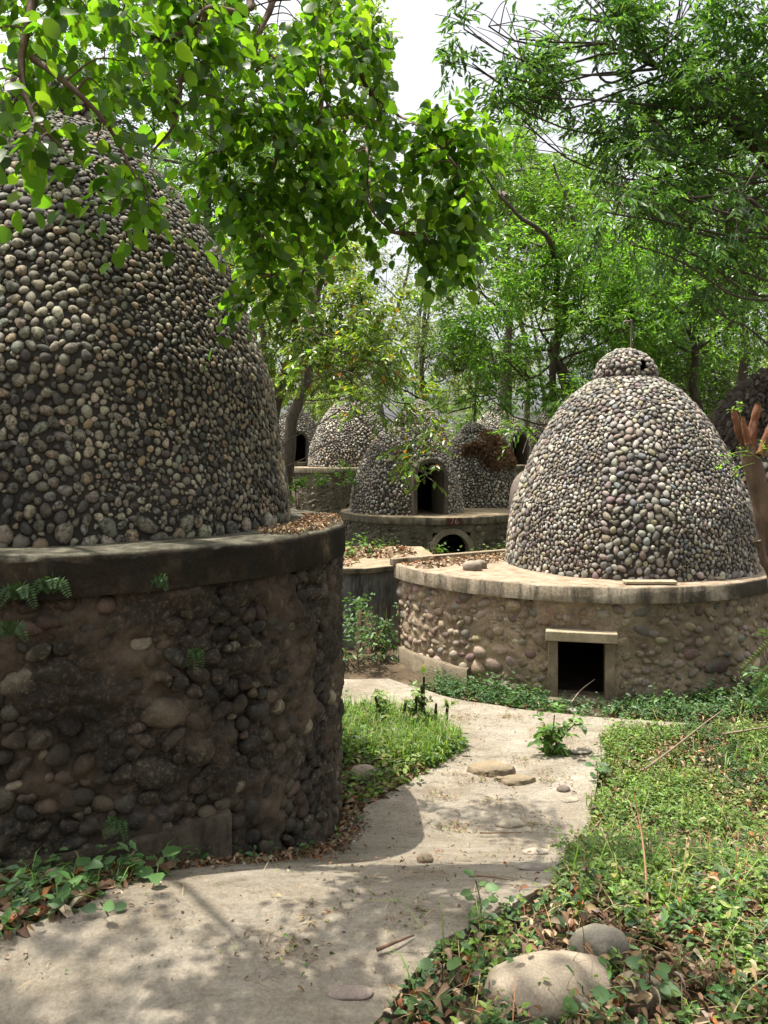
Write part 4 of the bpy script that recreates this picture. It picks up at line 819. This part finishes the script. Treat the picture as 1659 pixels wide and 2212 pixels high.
for px, py, r, col, dz, lab, fl in ((1100, 1795, (.058, .036, .024), (.4, .345, .25), .03, 'round cream cobble set in the sunny path', 0), (1158, 1855, (.05, .024, .009), (.4, .355, .275), .03, 'small pale cobble set in the path edge, above the flat grey one', 0),
        (1150, 1894, (.048, .022, .006), (.24, .205, .18), .03, 'flat grey cobble set in the path near the weeds', 0), (918, 1876, (.03, .022, .02), (.2, .155, .105), .035, 'brown stone lying at the edge of the shadow on the path', 0),
        (1218, 1720, (.034, .024, .018), (.17, .13, .11), .035, 'dark brown stone on the path beside the weeds', 0), (1258, 1634, (.06, .04, .014), (.34, .3, .235), .03, 'low pale stone beside the little sapling', 0),
        (1232, 1740, (.045, .03, .006), (.33, .29, .22), .028, 'pale flat stone next to the dark brown one', 0), (755, 2172, (.05, .026, .008), (.27, .21, .175), .03, 'pinkish cobble at the bottom edge of the path', 0),
        (720, 2105, (.055, .028, .009), (.29, .245, .18), .026, 'worn cobble bump in the dappled part of the path', 0), (565, 2040, (.04, .015, .006), (.2, .165, .12), .03, 'thin brown stone in the dappled light', 0), (1238, 1545, (.04, .03, .015), (.4, .37, .31), .03, 'whitish stone by the far weeds near the doorway', 0)):
    rock('path_stone', lab, G(px, py, dz), r, col, int(px), GS, fl, .16, 'stone', rotz=rg.uniform(-.2, .2), sub=4)
def broken_slab(label, c, rx, ry, h, col, seed, tilt):
    rs = np.random.default_rng(seed); n = 9; an = np.sort(np.arange(n) / n * 6.283 + rs.uniform(-.25, .25, n)); k = rs.uniform(.72, 1.1, n); o = np.stack([np.cos(an) * rx * k, np.sin(an) * ry * k], 1)
    q = resample(o, .006); nr = outline_normals(q); V = []
    for d, z in ((.004, -.01), (0, h * .45), (-.003, h * .8), (-.008, h), (-.02, h * 1.02)):
        v = np.c_[q + nr * (d + .012 * fbm(np.c_[q, np.full(len(q), z * 3)], 40, seed, 2)[:, None]), np.full(len(q), z)]; v[:, 2] += .006 * fbm(v, 14, seed + 2) + v[:, 0] * tilt; V.append(v)
    n = len(q); j = np.arange(n); kk = (j + 1) % n; mb = MB(); mb.add(np.concatenate(V + [np.array([[0, 0, h]])]), np.concatenate([np.stack([r * n + j, r * n + kk, (r + 1) * n + kk, (r + 1) * n + j], 1) for r in range(4)]), col); mb.f.append(np.stack([4 * n + j, 4 * n + kk, np.full(n, 5 * n)], 1)); mb.m.append(0)
    o = mb.build('flat_stone', M_rock, auto=35); o.location = c; tag(o, label, 'stone', GS)
broken_slab('broken flat stone slab lying on the path, the larger of two', G(1055, 1676, .03), .135, .085, .026, (.26, .2, .125), 12, .03)
broken_slab('thin flat stone slab on the path in front of the larger slab', G(1112, 1699, .03), .1, .05, .014, (.24, .185, .115), 15, .02)
rock('boulder', 'brown block stone in the leaf litter beside the near hut wall', G(786, 1690, .03), (.07, .08, .05), (.26, .2, .16), 14, None, .5, .14, 'stone', rotz=.4)
for px, py, r, lab in ((1020, 1233, (.075, .06, .05), 'larger grey rock resting on the tan platform'), (1036, 1229, (.05, .045, .045), 'smaller grey rock against the larger one on the platform')):
    Y = (EYE - ZB) * F / (py - HY); rock('loose_rock', lab, [(px - CX) / F * Y, Y, ZB + .03], r, (.3, .25, .19), px, 'rocks on the platform', .6, .2, 'rock', sub=3)
for x0, x1, py, lab in ((1345, 1455, 1257, 'pale flat slab lying on the ledge under the pipe dome'), (1500, 1555, 1247, 'short pale slab on the shaded ledge, right of the longer one')):
    Y = 5.42 if x0 < 1400 else 5.62; a, b = (x0 - CX) / F * Y, (x1 - CX) / F * Y; mb = MB(); box(mb, [(a + b) / 2, Y - .03, ZB + .018], np.eye(3), ((b - a) / 2, .045, .01)); tag(bevel(mb.build('stone_slab', M_lintel, smooth=False), .004), lab, 'slab', 'slabs on the ledge')
def stick(label, pts, r, c=(.2, .14, .09), name='stick', group='fallen sticks'):
    mb = MB(); q = rough_path(pts, 6, .02, len(label)); add_tube(mb, q, np.linspace(r, r * .5, len(q)), 6, c); return tag(mb.build(name, M_plain), label, 'stick', group)
stick('long grey stick slanting over the right hand weeds', [G(1390, 1700, .09), G(1480, 1640, .12), G(1560, 1590, .16)], .007, (.2, .15, .1))
stick('pale stick lying at the right edge of the weeds', [G(1560, 1625, .1), G(1665, 1615, .12)], .008, (.22, .17, .12))
stick('curved brown stick at the foot of the near hut', [G(440, 1890, .03), G(490, 1872, .05), G(560, 1880, .03)], .011, (.13, .09, .06))
stick('thick stick lying in the bottom left litter', [G(-40, 1897, .06), G(30, 1893, .05), G(92, 1895, .04)], .012, (.2, .13, .09))
stick('bare cut branch standing in the bottom left litter', [G(8, 1890, .02), G(25, 1862, .1), G(44, 1850, .16)], .012, (.34, .26, .18))
stick('thin dark twig lying on the dappled path', [G(818, 2096, .045), G(860, 2082, .05), G(900, 2060, .045)], .005, (.12, .07, .05))
stick('thin twig across the sunny path near the weeds', [G(1018, 1925, .04), G(1060, 1931, .045), G(1115, 1937, .04)], .004, (.16, .11, .07))
stick('pale bent twig lying in the black doorway of the tan hut', [np.array([dp[0] - .1, dp[1] - .12, .04]), np.array([dp[0] - .02, dp[1] - .05, .1]), np.array([dp[0] + .08, dp[1] - .03, .17])], .005, (.3, .24, .18))
stick('short twig on the path below the round cobble', [G(1034, 1820, .04), G(1125, 1819, .045)], .004, (.16, .11, .07))
stick('tall thin pinkish stalk leaning in the weeds', [G(1395, 1990, .02), G(1390, 1920, .14), G(1372, 1900, .3)], .004, (.26, .14, .08))

# ================================================================== saplings, ferns, bushes and the pruned trunk
def sprig(name, label, base, stems, L, pal, seed, group=None, cat='plant', mat=M_weed, k=6, r=.004, T=T10, droop=.25, tw=.14, stemcol=(.13, .1, .05)):
    rg2 = np.random.default_rng(seed); root = empty(name, base, label, cat, group); ms, mf = MB(), MB()
    for s in stems:
        q = rough_path(s, 6, .02, seed); add_tube(ms, q, np.linspace(r, r * .4, len(q)), 6, stemcol); m = max(2, int(len(q) * .55)); t0 = q[rg2.integers(len(q) // 4, len(q), m)]; d = N(rg2.normal(0, .8, (m, 3)) + [0, 0, .35])
        twig_leaves(mf, t0, d, np.full(m, tw) * rg2.uniform(.6, 1.1, m), k, L, L * .5, pal, rg2, T, droop, None, 1.2)
    own(root, [ms.build('stem', M_plain), mf.build('foliage', mat)]); return root
b = G(1190, 1637)
sprig('sapling', 'small green sapling growing in the middle of the path', b, [[b, b + [-.02, 0, .1], b + [-.04, 0, .2]], [b, b + [.05, 0, .1], b + [.14, .02, .19]], [b, b + [.0, -.02, .08], b + [.02, 0, .24]], [b, b + [-.02, .02, .05], b + [-.06, 0, .12]], [b, b + [.03, .02, .06], b + [.05, .03, .16]]], .052, ([(.08, .17, .03), (.11, .22, .035)], [1, 1]), 5, r=.008, tw=.09, k=7)
b = G(905, 1590)
st = sprig('cut_shrub', 'cut back dark stemmed shrub standing in the grassy wedge', b, [[b + [-.03, 0, 0], b + [-.015, 0, .15], b + [-.01, 0, .25]], [b + [.02, 0, 0], b + [.03, 0, .16], b + [.035, 0, .36]], [b + [-.2, 0, 0], b + [-.22, 0, .12], b + [-.26, 0, .24]], [b + [.16, 0, 0], b + [.18, 0, .2]], [b + [.1, 0, 0], b + [.11, 0, .2]], [b + [.05, .02, 0], b + [.02, .02, .3]], [b + [-.1, .02, 0], b + [-.07, .02, .22]]], .042, W_PAL, 6, r=.017, tw=.1, k=9, cat='shrub', stemcol=(.045, .035, .024))
b = G(822, 1565); sprig('sapling', 'thin seedling standing in the grass left of the cut shrub', b, [[b, b + [-.01, 0, .12], b + [0, 0, .2]]], .04, W_PAL, 7, tw=.05)
b = np.array([-.12, 6.3, 0.]); rgb = np.random.default_rng(4)
def bush(name, label, c, r, n, pal, seed, L=.06, cat='bush', group=None, T=T6):
    rg2 = np.random.default_rng(seed); root = empty(name, [c[0], c[1], c[2] - r * .8], label, cat, group); ms, mf = MB(), MB(); g0 = np.array([c[0], c[1], c[2] - r * .8])
    for _ in range(9): e = np.asarray(c) + rg2.normal(0, .45, 3) * r; add_tube(ms, spline([g0 + rg2.normal(0, .03, 3) * [1, 1, 0], (g0 + e) / 2 + rg2.normal(0, .03, 3), e], 5), np.linspace(.008, .003, 11), 5, (.1, .07, .04))
    crown(mf, np.array([c]), [r], n, L, L * .5, pal, rg2, T, 6, .16, .3, None, 1.); own(root, [ms.build('stem', M_plain), mf.build('foliage', M_weed)]); return root
DENS = 1.0
bush('bush', 'dark green bush in the gap beside the tan hut wall', [-.05, 6.35, .3], .24, 9000, W_DARK, 31, .05)
bush('bush', 'low leafy weeds bush below the leaning planks', [-.3, 6.15, .13], .2, 9000, W_DARK, 32, .05)
bush('bush', 'bright bushy weed hanging between the raised hut and the numbered hut', P(738, 1050, 13.6) , .35, 1600, G_BRIGHT, 33, .09)
bush('bush', 'bright green creeper beside the shaded near hut ledge', P(640, 1075, 11.5), .3, 1500, G_BRIGHT, 34, .09)
bush('bush', 'leafy shrub in front of the doorway at the right frame edge', P(1700, 1440, 4.9), .22, 4000, W_DARK, 35, .05)
bush('potted_weed', 'small bright weed sprouting on the concrete block top', P(800, 1186, 7.7), .07, 16000, G_BRIGHT, 36, .05, 'weed'); bush('potted_weed', 'small weed sprouting at the left end of the concrete block', P(757, 1190, 7.6), .06, 14000, G_BRIGHT, 37, .05, 'weed')
bush('potted_weed', 'slim weed sprouting where the block meets the numbered hut', P(932, 1185, 8.2), .06, 9000, G_BRIGHT, 38, .05, 'weed')
def fern(label, p, dirs, ln, seed):
    ln = ln * .62
    rg2 = np.random.default_rng(seed); mb = MB(); p = np.asarray(p)
    for d in dirs:
        d = np.asarray(d, float); q = spline([p, p + d * ln * .5 + [0, 0, .02], p + d * ln + [0, 0, -.03]], 7); add_tube(mb, q, np.linspace(.0018, .0008, len(q)), 4, (.05, .07, .02), cap=False); t = N(np.gradient(q, axis=0)); s = N(np.cross(t, [.3, -.8, .4])); m = len(q)
        for sg in (-1, 1):
            sz = np.sin(np.linspace(.25, 1, m) * 2.9) * ln * .26 + .006; leaves(mb, q, s * sg + t * .35, np.cross(t, s), sz, sz * .42, palette(m, [(.04, .09, .022), (.055, .12, .026)], [1, 1]), T4)
    return tag(mb.build('fern', M_weed), label, 'fern', 'ferns on the near hut')
def onA(px, py):                                       # point on the near hut's drum seen at a picture place
    d = np.array([(px - CX) / F, 1.]); A_ = d @ d; B_ = -2 * d @ CA; C_ = CA @ CA - RA ** 2; Y = (-B_ - math.sqrt(B_ * B_ - 4 * A_ * C_)) / (2 * A_); return P(px, py, Y)
fern('fern frond curling out under the ledge near the left frame edge', onA(40, 1290), [(.5, -.5, .5), (-.6, -.5, .1), (.8, -.3, .1)], .12, 1)
fern('fern tuft under the chipped pale patch of the ledge', onA(110, 1278), [(.3, -.5, .7), (.9, -.2, .3), (-.7, -.4, .3)], .11, 2)
fern('small dark fern right of the chipped ledge patch', onA(340, 1268), [(.7, -.3, .5), (.2, -.4, .7), (-.6, -.4, .4)], .08, 3)
fern('lone bright fern frond on the wall at the left frame edge', onA(20, 1370), [(.9, -.3, .25), (-.5, -.5, .2)], .11, 4)
fern('fern on the wall face below the ledge middle', onA(425, 1420), [(.6, -.5, .2), (-.6, -.5, .15), (.1, -.6, -.4)], .07, 5)
fern('fern growing low on the wall above the plinth', onA(255, 1790), [(-.6, -.5, .4), (.6, -.5, .2), (.1, -.6, .6)], .09, 6)
# large leaved seedlings at the foot of the near hut
def seedling(label, px, py, h, L, n, seed):
    b = G(px, py); rg2 = np.random.default_rng(seed); root = empty('seedling', b, label, 'seedling', 'seedlings by the near hut'); ms, mf = MB(), MB(); t = b + np.array([rg2.normal(0, .02), rg2.normal(0, .02), h]); q = spline([b, (b + t) / 2 + rg2.normal(0, .01, 3), t], 5); add_tube(ms, q, np.linspace(.003, .0018, len(q)), 5, (.08, .09, .04))
    a = rg2.uniform(0, 6) + np.arange(n) * 2.4; pos = q[np.linspace(4, len(q) - 1, n).astype(int)]; ax = np.stack([np.cos(a), np.sin(a), .1 + 0 * a], 1); leaves(mf, pos + ax * .02, ax, N(np.array([0, -.45, 1.]) + rg2.normal(0, .25, (n, 3))), L * rg2.uniform(.7, 1.1, n), L * .62 * rg2.uniform(.8, 1.1, n), palette(n, *W_DARK), T10)
    for p_, a_ in zip(pos, ax): add_tube(ms, [p_, p_ + a_ * .022], .0012, 4, (.08, .09, .04))
    own(root, [ms.build('stem', M_plain), mf.build('foliage', M_weed)])
for args in (('largest leaved seedling at the foot of the plinth corner', 335, 1930, .09, .085, 3, 1), ('several leaved seedling in the middle of the shaded litter', 165, 1940, .1, .06, 7, 2), ('seedling with narrow leaves hard against the plinth', 110, 1905, .1, .055, 8, 3), ('low seedling spilling on to the path edge', 228, 2010, .08, .05, 5, 4), ('seedling with upright leaves beside the plinth corner', 400, 1885, .09, .04, 7, 5), ('pale small seedling near the left frame edge', 60, 1985, .07, .035, 7, 6)): seedling(*args)
for args in (('seedling in the foreground litter below the tan boulder', 1260, 2200, .07, .06, 5, 7), ('tall leaf seedling by the path corner at the bottom', 985, 2140, .08, .055, 4, 8), ('seedling left of the boulder with an upright leaf', 1070, 2120, .05, .04, 3, 9), ('seedling with pinnate leaves in the bottom right corner', 1420, 2160, .09, .05, 8, 10), ('leafy seedling at the turn of the path edge', 1030, 2010, .12, .04, 10, 11), ('leafy seedling overhanging the path from the weeds', 1290, 1700, .12, .05, 9, 12)): seedling(*args)
# pruned trunk with orange cut ends at the right edge
D = 4.1; base = P(1735, 0, D); base[2] = 0
pr_ = empty('pruned_tree', base, 'pruned trunk with orange cut stubs at the right frame edge', 'tree'); parts = []
mb = MB(); t = rough_path([base, P(1690, 1300, D), P(1650, 1100, D), P(1628, 1000, D), P(1618, 955, D)], 8, .02, 3); add_tube(mb, t, np.linspace(.065, .042, len(t)) * (1 + .35 * vnoise(t, 9, 2)), 14); mb.v[0] += .012 * vnoise(mb.v[0], 35, 3)[:, None]; parts.append(mb.build('trunk', M_bark2))
for q, (pts, r0, r1) in enumerate((([(1622, 975), (1603, 930), (1588, 884)], .03, .02), ([(1622, 970), (1628, 925), (1641, 872)], .034, .022), ([(1640, 985), (1655, 940), (1668, 900)], .03, .02), ([(1612, 960), (1604, 920), (1600, 900)], .018, .012), ([(1720, 1290), (1660, 1235), (1634, 1172)], .035, .02))):
    mb = MB(); s = rough_path([P(x, y, D - .02 * q) for x, y in pts], 8, .03, q + 3); add_tube(mb, s, np.linspace(r0, r1, len(s)) * .85 * (1 + .5 * vnoise(s, 40, q)), 11); mb.v[0] += .008 * vnoise(mb.v[0], 60, 3)[:, None]; parts.append(mb.build('branch_stub', M_bark2 if q == 4 else M_cut))
mf = MB(); ms = MB(); rg2 = np.random.default_rng(8)
for pts in ([(1625, 985), (1590, 985), (1550, 1005)], [(1640, 990), (1610, 975), (1560, 985)], [(1630, 1000), (1600, 1010), (1580, 1030)], [(1650, 990), (1645, 970), (1655, 950)], [(1600, 900), (1597, 885), (1596, 872)]):
    s = spline([P(x, y, D - .08) for x, y in pts], 5); ms = MB(); add_tube(ms, s, .002, 4, (.2, .26, .06)); parts.append(ms.build('shoot', M_plain)); m = 5; t0 = s[rg2.integers(3, len(s), m)]; twig_leaves(mf, t0, N(rg2.normal(0, .7, (m, 3)) + [0, 0, .2]), np.full(m, .05), 4, .022, .011, G_BRIGHT, rg2, T6)
parts += [mf.build('foliage', M_leafbig)]; own(pr_, parts)
fr = MB(); rg2 = np.random.default_rng(9)
for pts in ([(1720, 1350), (1665, 1385), (1606, 1443)], [(1720, 1420), (1665, 1440), (1628, 1475)], [(1720, 1380), (1680, 1370), (1640, 1365)], [(1700, 1480), (1660, 1490), (1640, 1505)]):
    s = spline([P(x, y, 3.6) for x, y in pts], 12); t = N(np.gradient(s, axis=0)); sd = N(np.cross(t, [.1, -1, .2])); add_tube(fr, s, .002, 4, (.16, .13, .05), cap=False)
    for sg in (-1, 1): leaves(fr, s, sd * sg + t * .4, np.tile([0, -.8, .6], (len(s), 1)), .02, .009, palette(len(s), [(.14, .22, .04), (.1, .18, .03)], [1, 1]), T4)
b = P(1760, 0, 3.6); b[2] = .05; add_tube(fr, spline([b, P(1750, 1600, 3.6), P(1720, 1350, 3.6)], 8), np.linspace(.008, .003, 17), 5, (.16, .12, .06))
tag(fr.build('hanging_shrub', M_weed), 'thin shrub sending ferny yellow green sprays in from the right edge', 'shrub')
b = G(1615, 1640); sprig('flowering_weed', 'tall pale seeding weed stalk in the right hand weeds', b, [[b, b + [-.04, 0, .2], b + [-.12, 0, .42]], [b + [-.05, 0, .25], b + [-.03, 0, .36], b + [-.04, 0, .46]]], .014, ([(.3, .34, .12)], [1]), 44, r=.004, tw=.05, k=4, T=T4, cat='weed', stemcol=(.25, .3, .1))
